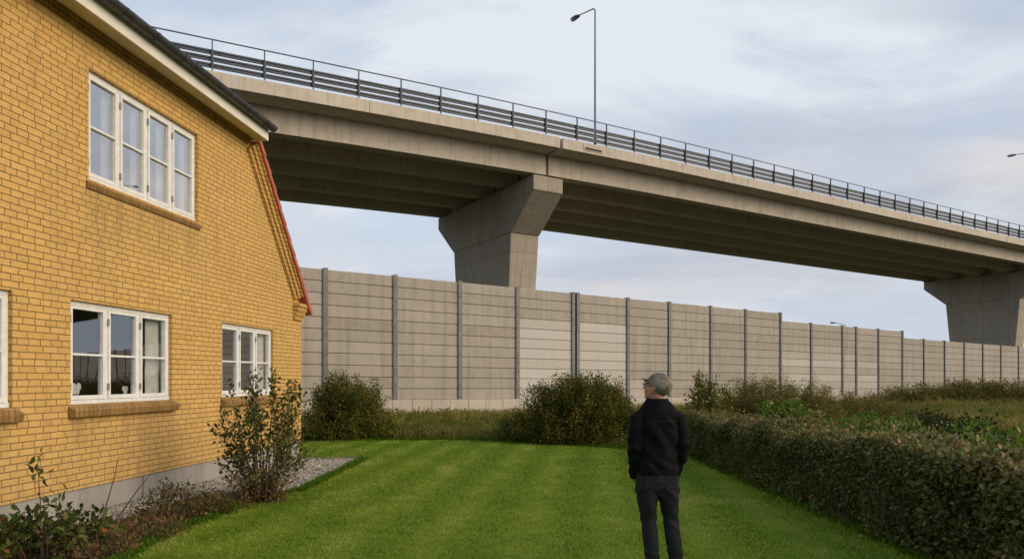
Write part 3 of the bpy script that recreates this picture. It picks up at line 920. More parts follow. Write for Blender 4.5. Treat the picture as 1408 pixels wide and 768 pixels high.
def make_pier(s, label):
    e = empty('bridge_pier', (BO.x + .855*s, BO.y + .519*s, 0), BA); tag(e, label, 'pier', 'bridge piers')
    zt, ze, zb = 12.87+ZR+zoff(s), 11.98+ZR, 9.72+ZR
    hw = 1.14
    c = MB()
    prof = [(0, zt), (0, ze), (2.75, zb), (11.35, zb), (14.1, ze), (14.1, zt)]
    n = len(prof)
    c.add([(-hw, y, z) for y, z in prof] + [(hw, y, z) for y, z in prof], [tuple(range(n)), tuple(range(2*n-1, n-1, -1))] + [(k, (k+1) % n, n+(k+1) % n, n+k) for k in range(n)])
    c.build('pier_cap', M['pier'], e, False, .05)
    k = MB(); h2 = hw - .02; h3 = hw - .12
    k.hexa([(-h3, 3.85, -.4), (h3, 3.85, -.4), (h3, 10.25, -.4), (-h3, 10.25, -.4), (-h2, 2.80, zb+.002), (h2, 2.80, zb+.002), (h2, 11.30, zb+.002), (-h2, 11.30, zb+.002)])
    k.build('column', M['pier'], e, False, .06)
    for gi in range(5):
        for sx in (-.62, .62):
            b = MB(); y = .12 + gi*3.36 + .39
            b.box(sx-.28, sx+.28, y-.3, y+.3, zt-.01, 13.0+ZR+zoff(s)-.004); b.build('bearing', M['dark'], e)
make_pier(0, 'flared concrete pier under the bridge joint, behind the middle of the noise barrier')
make_pier(72, 'distant concrete pier at the right edge, rising behind the lower end of the noise barrier')

rail = empty('bridge_railing', BO, BA)
tag(rail, 'dark steel railing with three guard rails along the near edge of the bridge', 'railing')
RY = YN + .18
ps = -30.0
ps = -1.04 - 2.38*13
n_post = 0
while ps < 96:
    m = MB(); zb = 14.95 + ZR + zoff(ps); 
    m.box(ps-.022, ps+.022, RY-.05, RY+.05, zb, zb+1.52)
    m.box(ps-.06, ps+.06, RY-.02, RY+.13, zb+.25, zb+1.06)
    m.box(ps-.11, ps+.11, RY-.09, RY+.09, zb-.004, zb+.02)
    m.build('post', M['rail'], rail); ps += 2.38; n_post += 1
def rail_sweep(m, y, z, ry, rz, a=-33.0, b=97.0):
    sweep(m, [(y-ry, z-rz), (y+ry, z-rz), (y+ry, z+rz), (y-ry, z+rz)], a, b)
hr = MB(); rail_sweep(hr, RY, 14.95+1.54, .028, .028); hr.build('handrail', M['rail'], rail, False, .012)
for zc0 in (.34, .66, .98):
    g = MB()
    y0 = RY+.06; z0 = 14.95+zc0
    sweep(g, [(y0, z0-.105), (y0, z0-.03), (y0+.05, z0-.018), (y0+.05, z0+.018), (y0, z0+.03), (y0, z0+.105), (y0+.09, z0+.105), (y0+.09, z0-.105)], -33, 97)
    g.build('guard_rail', M['rail'], rail)

def street_lamp(base, ang, h, arm, label):
    e = empty('street_lamp', base, ang); tag(e, label, 'street lamp', 'street lamps')
    p = MB(); p.tube([(0,0,0),(0,0,.8),(0,0,.82),(0,0,h-.25)], [.10,.095,.075,.05], 10); p.build('pole', M['lampgrey'], e, True)
    a = MB(); pts = [(0,0,h-.25)] + [(0, .35*(1-math.cos(t)), h-.25+.30*math.sin(t)) for t in np.linspace(.3, PI/2, 5)] + [(0, arm, h+.30)]
    a.tube(pts, [.05,.048,.046,.045,.044,.042,.035], 8); a.build('arm', M['lampgrey'], e, True)
    hd = MB(); hd.sphere((0, arm+.42, h+.33), (.20, .52, .12), seg=14, rings=8, M=Matrix.Rotation(.10, 3, 'X')); ho = hd.build('lamp_head', M['lampgrey'], e, True)
    g = MB(); g.sphere((0, arm+.50, h+.27), (.15, .36, .10), seg=12, rings=6); g.build('lamp_glass', M['lampglass'], ho, True)
def bpt(s, y, z): return (BO.x + .855*s - .519*y, BO.y + .519*s + .855*y, z)
street_lamp(bpt(3.05, RY+.35, 14.93+ZR), BA, 9.2, 1.75, 'tall curved street lamp standing on the bridge above the pier')
street_lamp(bpt(66.2, RY+.35, 14.95+ZR), BA, 10.6, 2.2, 'street lamp at the right edge of the picture, only its arm and head in view')
street_lamp((53.4, 110, 0), PI*.5, 10.3, 1.6, 'far street lamp peeping over the lower part of the noise barrier')

# ------------------------------------------------------------------ rough field grass
def field():
    global R
    R = np.random.default_rng(21)
    pts = []
    # beyond the hedge on the right, and the bank before the barrier
    n = 190000
    u = R.random(n); Z = 12*np.exp(u*math.log(75/12.))
    k = R.uniform(-.52, .86, n); X = k*Z
    s = (X-WO.x)*.837 + (Z-WO.y)*.547; d = -(X-WO.x)*.547 + (Z-WO.y)*.837
    fy = np.array([far_y(a) if a < 3.95 else 10.0 for a in X])
    keep = (d < -.15) & (Z > fy + .06) & ~((X < 5.0) & (X > 3.6) & (Z < 16.4)) & (X > -9)
    X, Z, d, s = X[keep], Z[keep], d[keep], s[keep]; n = len(X)
    gz = np.array([ground_z(a, b) for a, b in zip(X, Z)])
    P = np.stack([X, Z, gz-.03], 1)
    n1 = np.array([noise.noise(Vector((a*.35, b*.35, 2))) for a, b in zip(X, Z)])
    n2 = np.array([noise.noise(Vector((a*1.4, b*1.4, 5))) for a, b in zip(X, Z)])
    bank = (X < 4)
    h = np.where(bank, .30, .36)*(.6 + .7*R.random(n))*(1 + .7*n1 + .5*n2)
    h = np.where((s > 38) & (d > -5), h*(1.5 + .4*n2), h)
    h = np.clip(h, .06, 1.3)
    wd = .006 + .00075*Z
    tint = np.clip(.38 + .35*n1 + .28*n2 + R.normal(size=n)*.16 + np.where(bank, .05, .04), 0, 1)
    V, F, T = blades(P, h, wd, tint, .9)
    tag(np_mesh('field_grass', V, F, T, M['fieldblade']), kind='stuff')
    # leafy ground cover between the grass
    n = 60000
    Z = 12*np.exp(R.random(n)*math.log(60/12.)); X = R.uniform(-.5, .86, n)*Z
    d = -(X-WO.x)*.547 + (Z-WO.y)*.837
    fy = np.array([far_y(a) if a < 3.95 else 10.0 for a in X])
    m1 = np.array([noise.noise(Vector((a*.5, b*.5, 8))) for a, b in zip(X, Z)])
    keep = (d < -.2) & (Z > fy+.05) & ~((X < 5.0) & (X > 3.6) & (Z < 16.4)) & (m1 > -.12) & (X > -9)
    X, Z, m1 = X[keep], Z[keep], m1[keep]; n = len(X)
    gz = np.array([ground_z(a, b) for a, b in zip(X, Z)])
    P = np.stack([X, Z, gz + (.1+.5*np.clip(m1+.15, 0, .6))*R.random(n)], 1)
    D = R.normal(size=(n, 3)); D[:, 2] = np.abs(D[:, 2])*.6
    V, F, T = simple_leaves(P, D, (.06+.05*R.random(n))*(1+.012*Z), np.clip(.35 + R.normal(size=n)*.25, 0, 1), .55)
    tag(np_mesh('ground_cover', V, F, T, M['leaf_weed']), kind='stuff')
field()

# ------------------------------------------------------------------ hedge
def hedge():
    global R
    R = np.random.default_rng(31)
    e = empty('hedge', (4.35, 3.0, 0)); tag(e, 'long clipped hedge with reddish brown tips along the right side of the lawn', 'hedge')
    # local: x across, y along 0..13, z up
    Ly = 13.2
    def hz(y): return 1.06 - .018*(y) + .05*np.sin(y*1.7) + .035*np.sin(y*4.1+1) 
    n = 165000
    u = R.random(n)
    y = Ly*(u**1.25)
    face = R.random(n)
    X = np.zeros(n); Zz = np.zeros(n); nx = np.zeros(n); nz = np.zeros(n)
    H = hz(y)
    bul = .07*np.array([noise.noise(Vector((a*1.4, 0, 3))) for a in y])
    half = .48
    dep = np.abs(R.normal(size=n))*.15 - .02
    f0 = face < .40; f1 = (face >= .40) & (face < .80); f2 = face >= .80
    q = R.random(n)
    bump_ = .17*np.array([noise.noise(Vector((a*2.0, b*2.2, 1))) for a, b in zip(y, q*1.0)])
    X[f0] = (-half - bump_ + dep)[f0] + (.10*(1-q[f0])**3*0); Zz[f0] = (q*H)[f0]; nx[f0] = -1
    X[f1] = ((q*2-1)*half)[f1]; Zz[f1] = (H - dep*.8 + bump_*.7)[f1]; nz[f1] = 1
    X[f2] = (half + bump_ - dep)[f2]; Zz[f2] = (q*H)[f2]; nx[f2] = 1
    # rounded shoulder
    sh = np.clip((Zz/H - .86)/.14, 0, 1)
    X = X*(1 - .16*sh*(np.abs(X)/half))
    # a few sprigs standing out of the top
    sp_ = R.random(n) < .06
    Zz = np.where(sp_ & f1, Zz + R.random(n)**2*.22, Zz)
    thin = (f0 & (Zz < .16) & (R.random(n) < .55))
    P = np.stack([X + bul, y, np.maximum(Zz, .02)], 1)
    D = np.stack([nx*.8, np.zeros(n), nz*.8 + .15], 1) + R.normal(size=(n, 3))*1.15
    D[:, 2] -= np.where(nx != 0, .25, 0)
    S = (.026 + .030*R.random(n))*(1 + np.where(y < 4.0, .3, 0))
    tn = np.array([noise.noise(Vector((a*1.1, b*1.4, 7))) for a, b in zip(y, P[:, 2]*1.3+P[:, 0])])
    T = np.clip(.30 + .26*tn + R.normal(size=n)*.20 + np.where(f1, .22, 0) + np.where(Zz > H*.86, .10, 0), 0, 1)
    keep = ~thin
    big = keep & (y < 6.0); small = keep & ~big
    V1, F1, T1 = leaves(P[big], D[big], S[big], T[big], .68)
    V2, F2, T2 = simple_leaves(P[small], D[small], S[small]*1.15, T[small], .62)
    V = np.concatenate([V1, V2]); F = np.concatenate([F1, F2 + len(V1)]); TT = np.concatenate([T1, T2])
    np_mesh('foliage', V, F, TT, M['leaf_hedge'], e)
    # inner twigs, thick enough that little shows through
    st = MB(); rnd = random.Random(4)
    for k in range(700):
        y0 = rnd.random()*Ly; x0 = rnd.gauss(0, .12)
        h = float(hz(y0)); tx = max(-half, min(half, rnd.gauss(0, .3))); tz = h*rnd.uniform(.5, 1.0)
        st.tube([(x0, y0, 0), ((x0+tx)/2+rnd.gauss(0, .05), y0+rnd.gauss(0, .08), tz*.55), (tx, y0+rnd.gauss(0, .2), tz)], [.009, .007, .003], 4)
    for k in range(60):      # pale bare twigs on the lawn side
        y0 = rnd.random()**1.3*Ly; z0 = rnd.uniform(.0, .25)
        st.tube([(-half-.02, y0, z0), (-half-.07, y0+rnd.gauss(0, .1), z0+.3), (-half-.02, y0+rnd.gauss(0, .18), z0+.35+rnd.random()*.4)], [.005, .004, .0025], 4)
    st.build('stems', M['stem'], e)
hedge()

# ------------------------------------------------------------------ bushes and plants
bush('bush', 'rounded dark green bush at the edge of the lawn beside the house corner', 'bush', (-4.65, 19.5, 0),
     dome_shoots(1.3, .95, 1.55, 220, 2, .4, .3), M['leaf_bush'], M['stem'], .058, 120, .40, .24, .55, 12, spread=.12, detail=False, start=.15)
bush('bush', 'big broad olive green bush in front of the middle of the noise barrier', 'bush', (1.83, 18.3, 0),
     dome_shoots(1.72, 1.1, 1.56, 400, 5, .4, .3), M['leaf_big'], M['stem'], .060, 120, .37, .22, .55, 13, spread=.13, detail=False, start=.12)
bush('bush', 'low dark bramble clump at the lawn edge left of the big bush', 'bush', (.15, 18.9, 0),
     dome_shoots(.75, .5, .62, 70, 9, .2, .3), M['leaf_bush'], M['stem'], .05, 90, .33, .2, .55, 14, spread=.12, detail=False, start=.1)
bush('bush', 'loose leafy shrub just right of the man behind the end of the hedge', 'bush', (5.0, 17.6, 0),
     dome_shoots(.80, .7, 1.50, 70, 6, .4, .3), M['leaf_big'], M['stem_green'], .075, 80, .42, .20, .55, 15, spread=.10, detail=False, start=.2, stem_r=.008)
bush('weed_thicket', 'wide mound of dry brown weeds in front of the noise barrier behind the hedge', 'weeds', (8.3, 21.6, .0),
     dome_shoots(2.1, 1.4, 1.50, 380, 7, .35, .35), M['leaf_weed'], M['stem_green'], .065, 90, .50, .22, .35, 16, spread=.11, detail=False, start=.15, stem_r=.006)
bush('weed_thicket', 'lower straggling brown weeds at the right of the dry weed mound', 'weeds', (12.2, 25.0, .0),
     dome_shoots(2.8, 1.5, 1.05, 300, 8, .35, .35), M['leaf_weed'], M['stem_green'], .065, 80, .52, .22, .35, 17, spread=.11, detail=False, start=.12, stem_r=.006)
bush('leafy_weed', 'tall clump of bright lime green leaves just behind the hedge right of the man', 'plant', (5.75, 14.6, 0),
     dome_shoots(.85, .7, 1.10, 90, 3, .3, .45), M['leaf_lime'], M['stem_green'], .085, 55, .50, .22, .62, 18, spread=.11, detail=True, start=.3, stem_r=.007)
bush('leafy_weed', 'low spreading bright green leaves behind the middle of the hedge', 'plant', (6.9, 13.2, 0),
     dome_shoots(1.2, .9, .92, 100, 4, .3, .45), M['leaf_lime'], M['stem_green'], .07, 42, .38, .22, .62, 19, spread=.12, detail=True, start=.3, stem_r=.007)
bush('leafy_weed', 'scattered green leaves poking over the near end of the hedge at the right edge', 'plant', (6.0, 8.6, 0),
     dome_shoots(.9, 1.6, 1.06, 60, 14, .3, .6), M['leaf_lime'], M['stem_green'], .075, 26, .42, .22, .6, 20, spread=.12, detail=True, start=.4, stem_r=.006)
bush('bramble', 'dark green bramble heap between the hedge and the rough field', 'bramble', (9.5, 15.2, 0),
     dome_shoots(1.6, .9, .82, 170, 10, .2, .4), M['leaf_dark'], M['stem'], .075, 70, .5, .25, .6, 21, spread=.13, detail=False, start=.15)
bush('weed_thicket', 'long strip of brownish tall weeds at the foot of the far right barrier', 'weeds', (32.5, 46.2, -.05),
     dome_shoots(8.5, 2.2, 1.35, 420, 11, .3, .5), M['leaf_weed'], M['stem_green'], .15, 60, .45, .22, .35, 22, spread=.28, detail=False, start=.1, stem_r=.01)

# rose bush by the house: open, upright stems
def rose():
    rnd = random.Random(8); sh = []
    for i in range(42):
        a = rnd.random()*2*PI; r = rnd.random()**.6*.74
        z = rnd.uniform(.9, 1.75) if rnd.random() < .7 else rnd.uniform(.45, .9)
        sh.append(((math.cos(a)*r, math.sin(a)*r*.8, z), .35))
    sh += [((-.66, -.1, 1.02), .5), ((-.52, .0, .62), .5), ((-.60, .05, 1.30), .4), ((.35, .2, 1.55), .3), ((-.15, 0, 1.82), .2), ((.1, .1, 1.78), .2)]
    bush('rose_bush', 'open rose bush with reddish stems in front of the small ground floor window', 'shrub', (-3.45, 9.55, 0), sh,
         M['leaf_rose'], M['stem_red'], .054, 56, .48, .22, .68, 23, spread=.065, detail=True, start=.34, stem_r=.009, root_f=.25)
rose()
def tangle(name, label, cat, base, rx, ry, h, n, mat, seed, leaf=.045, per=30, tc=.6):
    bush(name, label, cat, base, dome_shoots(rx, ry, h, n, seed, .2, .4), mat, M['stem_red'], leaf, per, tc, .22, .5, seed+40, spread=.07, start=.1, stem_r=.005)
tangle('border_plant', 'brown tangled dry growth round the foot of the rose bush', 'plant', (-3.50, 9.45, 0), .55, .42, .42, 60, M['leaf_low'], 31, .04, 34, .72)
tangle('border_plant', 'low bushy green and yellow plant in the bed midway along the house', 'plant', (-4.12, 8.35, 0), .50, .40, .40, 60, M['leaf_low'], 32, .05, 40, .45)
tangle('border_plant', 'creeping brownish plant beside the lawn edge in front of the bushy one', 'plant', (-3.92, 7.45, 0), .38, .55, .26, 52, M['leaf_low'], 33, .04, 36, .72)
tangle('border_plant', 'small green plant in the bed between the creeping plant and the rose bush', 'plant', (-3.78, 8.75, 0), .30, .4, .22, 36, M['leaf_low'], 34, .045, 34, .40)
tangle('border_plant', 'low dry plant at the bottom edge beside the lawn', 'plant', (-3.95, 6.55, 0), .36, .45, .22, 40, M['leaf_low'], 35, .04, 34, .78)
def corner_shrub():
    rnd = random.Random(18)
    sh = dome_shoots(.62, .60, .42, 60, 12, .2, .45)
    sh += [((-.14, .1, .96), .2), ((.08, .1, .60), .2)]
    bush('garden_shrub', 'leafy dark green shrub at the bottom left corner beside the house', 'shrub', (-4.45, 6.55, 0), sh,
         M['leaf_rose'], M['stem_red'], .08, 38, .36, .22, .55, 24, spread=.085, detail=True, start=.25, stem_r=.008)
    sh = [((.42, 0, .72), .3), ((.55, .1, .62), .3), ((.2, .2, .55), .3)]
    b = MB()
    e = empty('dead_stalk', (-4.1, 6.75, 0)); tag(e, 'bare curved dead stalks leaning out of the bottom left shrub', 'stalks')
    for tip in ((.18, .1, .92), (.50, .15, .78)):
        t = Vector(tip); b.tube([(0,0,.1), t*.35 + Vector((.0,0,.02)), t*.7 + Vector((.02,0,.05)), t], [.008,.007,.005,.003], 5)
    b.build('stem', M['stem'], e, True)
corner_shrub()

# ------------------------------------------------------------------ the man
def remesh(mb, voxel, smooth_it=6, disp=None):
    me = bpy.data.meshes.new('tmp'); me.from_pydata(mb.v, [], mb.f)
    bm = bmesh.new(); bm.from_mesh(me); bmesh.ops.recalc_face_normals(bm, faces=bm.faces); bm.to_mesh(me); bm.free()
    o = bpy.data.objects.new('tmp', me); COL.objects.link(o)
    r = o.modifiers.new('r', 'REMESH'); r.mode = 'VOXEL'; r.voxel_size = voxel
    s = o.modifiers.new('s', 'SMOOTH'); s.iterations = smooth_it; s.factor = .5
    dg = bpy.context.evaluated_depsgraph_get(); dg.update()
    nm = bpy.data.meshes.new_from_object(o.evaluated_get(dg))
    bpy.data.objects.remove(o); bpy.data.meshes.remove(me)
    if disp:
        nm.update()
        nrm = [v.normal.copy() for v in nm.vertices]
        for v, nn in zip(nm.vertices, nrm): v.co += nn*disp(v.co)
    nm.shade_smooth()
    return nm

def cloth_mat(name, c, rough=.85, sheen=.3, sc=30):
    t = NT(name); v = t.coord()
    a = t.noise(v, 7, 5, .6, .4); b = t.noise(v, 160, 3)
    col = t.mix(t.mr(a, .35, .7), c, tuple(x*1.5 for x in c))
    h = t.math('ADD', t.math('MULTIPLY', a, 1.0), t.math('MULTIPLY', b, .08))
    return t.done(t.bsdf(col, rough, t.bump(h, .45, .02), .12))
def skin_mat():
    t = NT('skin'); v = t.coord(); a = t.noise(v, 30, 4)
    return t.done(t.bsdf(t.mix(t.mr(a, .3, .7), (.46, .235, .145), (.36, .17, .10)), .5, None, .4))
def hair_mat():
    t = NT('short_grey_hair'); v = t.coord(); a = t.noise(v, 18, 4); b = t.noise(t.coord((90, 90, 30)), 3, 3)
    c = t.mix(t.mr(a, .40, .62), (.10, .085, .06), (.36, .31, .235))
    zz = t.n('ShaderNodeSeparateXYZ', ins={0: v}).outputs[2]
    c = t.mix(t.mr(zz, 1.68, 1.735, 0, .7), c, (.46, .36, .27))
    c = t.mix(t.mr(b, .40, .75, 0, .8), c, (.09, .075, .055))
    return t.done(t.bsdf(c, .75, t.bump(b, .6, .004), .25))
M['skin'] = skin_mat(); M['hair'] = hair_mat()
def tweed():
    t = NT('grey_tweed'); v = t.coord(); a = t.noise(v, 11, 3); b = t.noise(v, 220, 3)
    c = t.mix(t.mr(a, .40, .60), (.11, .096, .075), (.30, .26, .195))
    c = t.mix(t.mr(b, .4, .7, 0, .5), c, (.10, .085, .065))
    return t.done(t.bsdf(c, .9, t.bump(b, .5, .004), .1))
M['cap'] = tweed(); M['peak'] = simple('dark_cap_peak', (.06, .052, .042), .8, .2, 60)
M['jacket'] = cloth_mat('black_jacket_cloth', (.0042, .0045, .005)); M['jeans'] = cloth_mat('charcoal_denim', (.0165, .017, .018))
M['shoe'] = simple('black_leather', (.02, .018, .016), .4, .2, 20); M['frame'] = simple('black_spectacle_frame', (.015, .015, .015), .3, .1, 20)
M['lens'] = glass_mat('spectacle_lens', .05); M['eye'] = simple('eye_white', (.7, .68, .65), .2, .03, 20); M['iris'] = simple('eye_iris', (.06, .04, .02), .2, .1, 20)
M['lip'] = simple('lips', (.32, .13, .10), .5, .1, 20)

def man():
    e = empty('person', (1.215, 5.75, 0), math.radians(4))
    tag(e, 'man in grey peaked cap, black jacket and dark jeans, hands in pockets, looking up left', 'person')
    X, Y, Z = Vector((1,0,0)), Vector((0,1,0)), Vector((0,0,1))
    def ring(x, y, z, a, b): return ((x, y, z), X*a, Y*b)
    def limb(m, pts, n=14):
        P = [Vector(p[:3]) for p in pts]; rings = []
        for i, p in enumerate(P):
            d = (P[min(i+1, len(P)-1)] - P[max(i-1, 0)]).normalized()
            a = d.cross(Y).normalized() if abs(d.y) < .9 else d.cross(X).normalized()
            b = a.cross(d).normalized()
            rx, ry = (pts[i][3], pts[i][3]) if len(pts[i]) == 4 else (pts[i][3], pts[i][4])
            rings.append((p, a*rx, b*ry))
        m.loft(rings, n)
    LH, RH = (-.092, .0), (.092, .0)
    KN = ((-.068, .03, .51), (.118, .02, .51)); AN = ((-.040, -.015, .085), (.165, -.02, .085))
    # arms: shoulder, elbow, wrist, hand in pocket
    arms = [((-.165, -.008, 1.41), (-.205, -.045, 1.14), (-.180, .050, .915)), ((.165, -.008, 1.41), (.212, -.05, 1.14), (.182, .050, .93))]
    # ---- body (one continuous surface, mostly under the clothes)
    b = MB()
    b.loft([ring(0,0,.80,.14,.095), ring(0,0,.90,.155,.10), ring(0,.0,1.05,.135,.09), ring(0,0,1.25,.155,.105), ring(0,-.01,1.40,.165,.095), ring(0,-.01,1.47,.09,.07)])
    b.loft([ring(0,-.012,1.42,.062,.062), ring(0,-.006,1.50,.058,.062), ring(-.004,.000,1.57,.062,.070), ring(-.004,.006,1.64,.062,.072)])
    for i in (0, 1):
        s = -1 if i == 0 else 1
        limb(b, [(s*.085, 0, .86, .075), (s*.09*.6+KN[i][0]*.4, .0, .68, .055), (KN[i][0], KN[i][1]-.012, KN[i][2], .040), (KN[i][0]*.6+AN[i][0]*.4, .0, .36, .036), (*AN[i], .030), (AN[i][0], -.01, .04, .034)])
        limb(b, [(AN[i][0], -.045, .045, .036, .03), (AN[i][0]+s*.008, .06, .035, .042, .024), (AN[i][0]+s*.014, .15, .022, .035, .016)])
        sh, el, wr = arms[i]
        limb(b, [(sh[0]*.85, sh[1], sh[2]-.01, .052), (*Vector(sh).lerp(Vector(el), .35), .046), (*el, .040), (*Vector(el).lerp(Vector(wr), .4), .038), (*wr, .027)])
        # hand: palm, thumb and four curled fingers, inside the pocket
        w0 = Vector(wr); dn = Vector((-s*.28, .20, -.95)).normalized(); side = Vector((s*.2, .93, .3)).normalized()
        pc = w0 + dn*.05
        limb(b, [(*w0, .026, .018), (*(w0+dn*.04), .040, .015), (*(w0+dn*.085), .042, .014)])
        for k in range(4):
            q = w0 + dn*.085 + side*(.030 - .020*k); L = (.066, .074, .068, .052)[k]
            limb(b, [(*(q-dn*.015), .0095), (*(q+dn*L*.5), .009), (*(q+dn*L+Vector((-s*.02,0,0))), .0075)], 8)
        q = w0 + dn*.03 + side*.032
        limb(b, [(*(q-side*.01), .012), (*(q+side*.022+dn*.025), .0105), (*(q+side*.028+dn*.058), .0085)], 8)
    # ---- head, modelled facing +y then turned
    yaw, pitch = math.radians(50), math.radians(17)
    HM = Matrix.Rotation(yaw, 3, 'Z') @ Matrix.Rotation(pitch, 3, 'X')
    hc = Vector((-.002, -.004, 1.619))
    def H(p): return HM @ Vector(p) + hc
    def hs(m, c, r, seg=12, rings=8): m.sphere(H(c), r, seg=seg, rings=rings, M=HM)
    hs(b, (0, -.012, .022), (.076, .098, .092), 20, 14)
    hs(b, (0, .030, -.035), (.062, .064, .078), 18, 12)
    hs(b, (0, .058, -.088), (.034, .032, .026))                 # chin
    hs(b, (0, .030, -.070), (.052, .056, .036))                 # jaw
    hs(b, (0, .082, .022), (.050, .014, .012))                  # brow
    hs(b, (0, .098, -.012), (.011, .018, .028)); hs(b, (0, .108, -.030), (.016, .016, .012))   # nose
    for s in (-1, 1):
        hs(b, (s*.040, .070, -.028), (.022, .022, .020))        # cheek
        hs(b, (s*.076, .000, -.012), (.009, .022, .034)); hs(b, (s*.082, -.010, .002), (.007, .016, .020))  # ear
    hs(b, (0, .090, -.056), (.022, .011, .006)); hs(b, (0, .089, -.066), (.020, .010, .006))   # lips
    nm = remesh(b, .0062, 3); nm.materials.append(M['skin']); link('body', nm, e)
    lp = MB(); hs(lp, (0, .0945, -.061), (.020, .010, .0065)); lp.build('mouth', M['lip'], e, True)
    for s in (-1, 1):
        ey = MB(); hs(ey, (s*.032, .082, .004), (.0125, .0115, .0095)); eo = ey.build('eye', M['eye'], e, True)
        ir = MB(); hs(ir, (s*.032, .0905, .006), (.0055, .0035, .0055)); ir.build('iris', M['iris'], eo, True)
    # hair: cap over skull back and sides, thin at the front
    nt, npz = 26, 40; V, F, ok = [], [], []
    for i in range(nt+1):
        th = PI*.80*i/nt
        for k in range(npz):
            ph = 2*PI*k/npz
            d = Vector((math.sin(th)*math.cos(ph), math.sin(th)*math.sin(ph), math.cos(th)))
            # reach of hair: front hairline high, sides around ears, down to nape behind
            fr = d.y
            lim = .55*PI + (-.22*PI if fr > .35 else (.20*PI if fr < -.05 else -.02*PI))
            lim = PI*(.37 + .40*max(0, min(1, (.66 - fr)/1.0)))
            ex = lim - th
            off = .0105*max(-.6, min(1, ex/.22)) + .0022*noise.noise(d*9)
            off *= .55 if (th < .5 and fr > 0) else 1
            p = Vector((d.x*(.076+off), d.y*(.098+off), d.z*(.092+off))) + Vector((0, -.012, .022))
            if th > PI*.5: p.y += (th-PI*.5)*.018; p.x *= 1-(th-PI*.5)*.12
            V.append(H(p)); ok.append(ex > -.12)
    for i in range(nt):
        for k in range(npz):
            a, b2 = i*npz+k, i*npz+(k+1) % npz
            if all(ok[j] for j in (a, b2, a+npz, b2+npz)): F.append((a, a+npz, b2+npz, b2))
    hm = MB(); hm.add(V, F); hm.build('hair', M['hair'], e, True)
    # soft cap with a short peak
    V, F = [], []; nt = 16
    for i in range(nt+1):
        for k in range(npz):
            ph = 2*PI*k/npz; fy = math.sin(ph)
            rim = PI*(.495 - .075*fy)
            th = rim*i/nt
            d = Vector((math.sin(th)*math.cos(ph), math.sin(th)*math.sin(ph), math.cos(th)))
            off = .019 - .007*(i/nt)**3 + .0012*noise.noise(d*5)
            V.append(H(Vector((d.x*(.076+off), d.y*(.098+off), d.z*(.092+off))) + Vector((0, -.012, .022))))
    for i in range(nt):
        for k in range(npz):
            a, b2 = i*npz+k, i*npz+(k+1) % npz
            F.append((a, a+npz, b2+npz, b2))
    cp = MB(); cp.add(V, F); cpo = cp.build('cap', M['cap'], e, True)
    V, F = [], []; nk = 13
    for zoff_ in (0, -.004):
        for i in range(nk):
            t_ = -1 + 2*i/(nk-1); ph = PI/2 - t_*.95
            x_, y_ = math.cos(ph)*.082, math.sin(ph)*.106 - .012
            z_ = .050 - .012*t_*t_
            L_ = .055*(1-abs(t_)**2.4)
            V += [H((x_, y_, z_+zoff_)), H((x_*1.02, y_+L_, z_+zoff_-.010*(1-abs(t_))-.006*t_*t_))]
    n2_ = nk*2
    for i in range(nk-1):
        F += [(2*i, 2*i+1, 2*i+3, 2*i+2), (n2_+2*i, n2_+2*i+2, n2_+2*i+3, n2_+2*i+1), (2*i+1, n2_+2*i+1, n2_+2*i+3, 2*i+3), (2*i, 2*i+2, n2_+2*i+2, n2_+2*i)]
    F += [(0, n2_, n2_+1, 1), (n2_-2, n2_-1, 2*n2_-1, 2*n2_-2)]
    pk_ = MB(); pk_.add(V, F); pk_.build('peak', M['peak'], cpo, True)
    # glasses
    g = MB()
    for s in (-1, 1):
        c = Vector((s*.034, .112, .010))
        g.tube([H(c + Vector((.027*math.cos(t), -.010*abs(math.cos(t)), -.002*math.cos(t)**2 + .019*math.sin(t)))) for t in np.linspace(0, 2*PI, 17)], .0032, 6)
        g.tube([H((s*.062, .106, .014)), H((s*.080, .055, .013)), H((s*.082, -.005, .014)), H((s*.080, -.022, .0))], .0026, 6)
    g.tube([H((-.010, .106, .008)), H((0, .112, .011)), H((.010, .106, .008))], .0024, 6)
    go = g.build('glasses', M['frame'], e, True)
    l = MB()
    for s in (-1, 1): l.sphere(H((s*.034, .101, .004)), (.025, .0012, .018), seg=12, rings=6, M=HM)
    l.build('lens', M['lens'], go, True)
    # ---- trousers
    t = MB()
    t.loft([ring(0,-.004,.735,.09,.08), ring(0,-.008,.79,.166,.120), ring(0,-.012,.86,.180,.132), ring(0,-.005,.95,.170,.118), ring(0,0,1.03,.160,.110)], 20)
    for i in (0, 1):
        s = -1 if i == 0 else 1
        kx, ky, kz = KN[i]; axx, ayy, az_ = AN[i]
        limb(t, [(s*.088, -.012, .88, .092, .118), (s*.092, -.004, .76, .093, .108), ((s*.092*.5+kx*.5), .006, .64, .079, .088), (kx, ky-.005, kz+.02, .065, .072),
                 (kx*.6+axx*.4, .0, .36, .066, .072), (kx*.2+axx*.8, -.012, .20, .060, .066), (axx, -.01, .10, .062, .070), (axx, 0, .045, .064, .074)], 18)
    def jd(p):
        r = 0
        if p.z < .32: r += .004*math.sin(p.z*95 + p.x*26 + 2*math.sin(p.y*20))*min(1, (.32-p.z)/.12)
        r += .004*math.sin(p.z*60 + abs(p.x)*50 + p.y*28)*math.exp(-((p.z-.52)/.09)**2)
        r += .006*math.sin((p.z + abs(p.x)*.9)*62)*math.exp(-((p.z-.76)/.07)**2)
        r += .003*math.sin(p.z*38 - abs(p.x)*40 + p.y*15)*math.exp(-((p.z-.62)/.08)**2)
        return r + .004*noise.noise(p*11)
    nm = remesh(t, .010, 5, jd); nm.materials.append(M['jeans']); tr = link('trousers', nm, e)
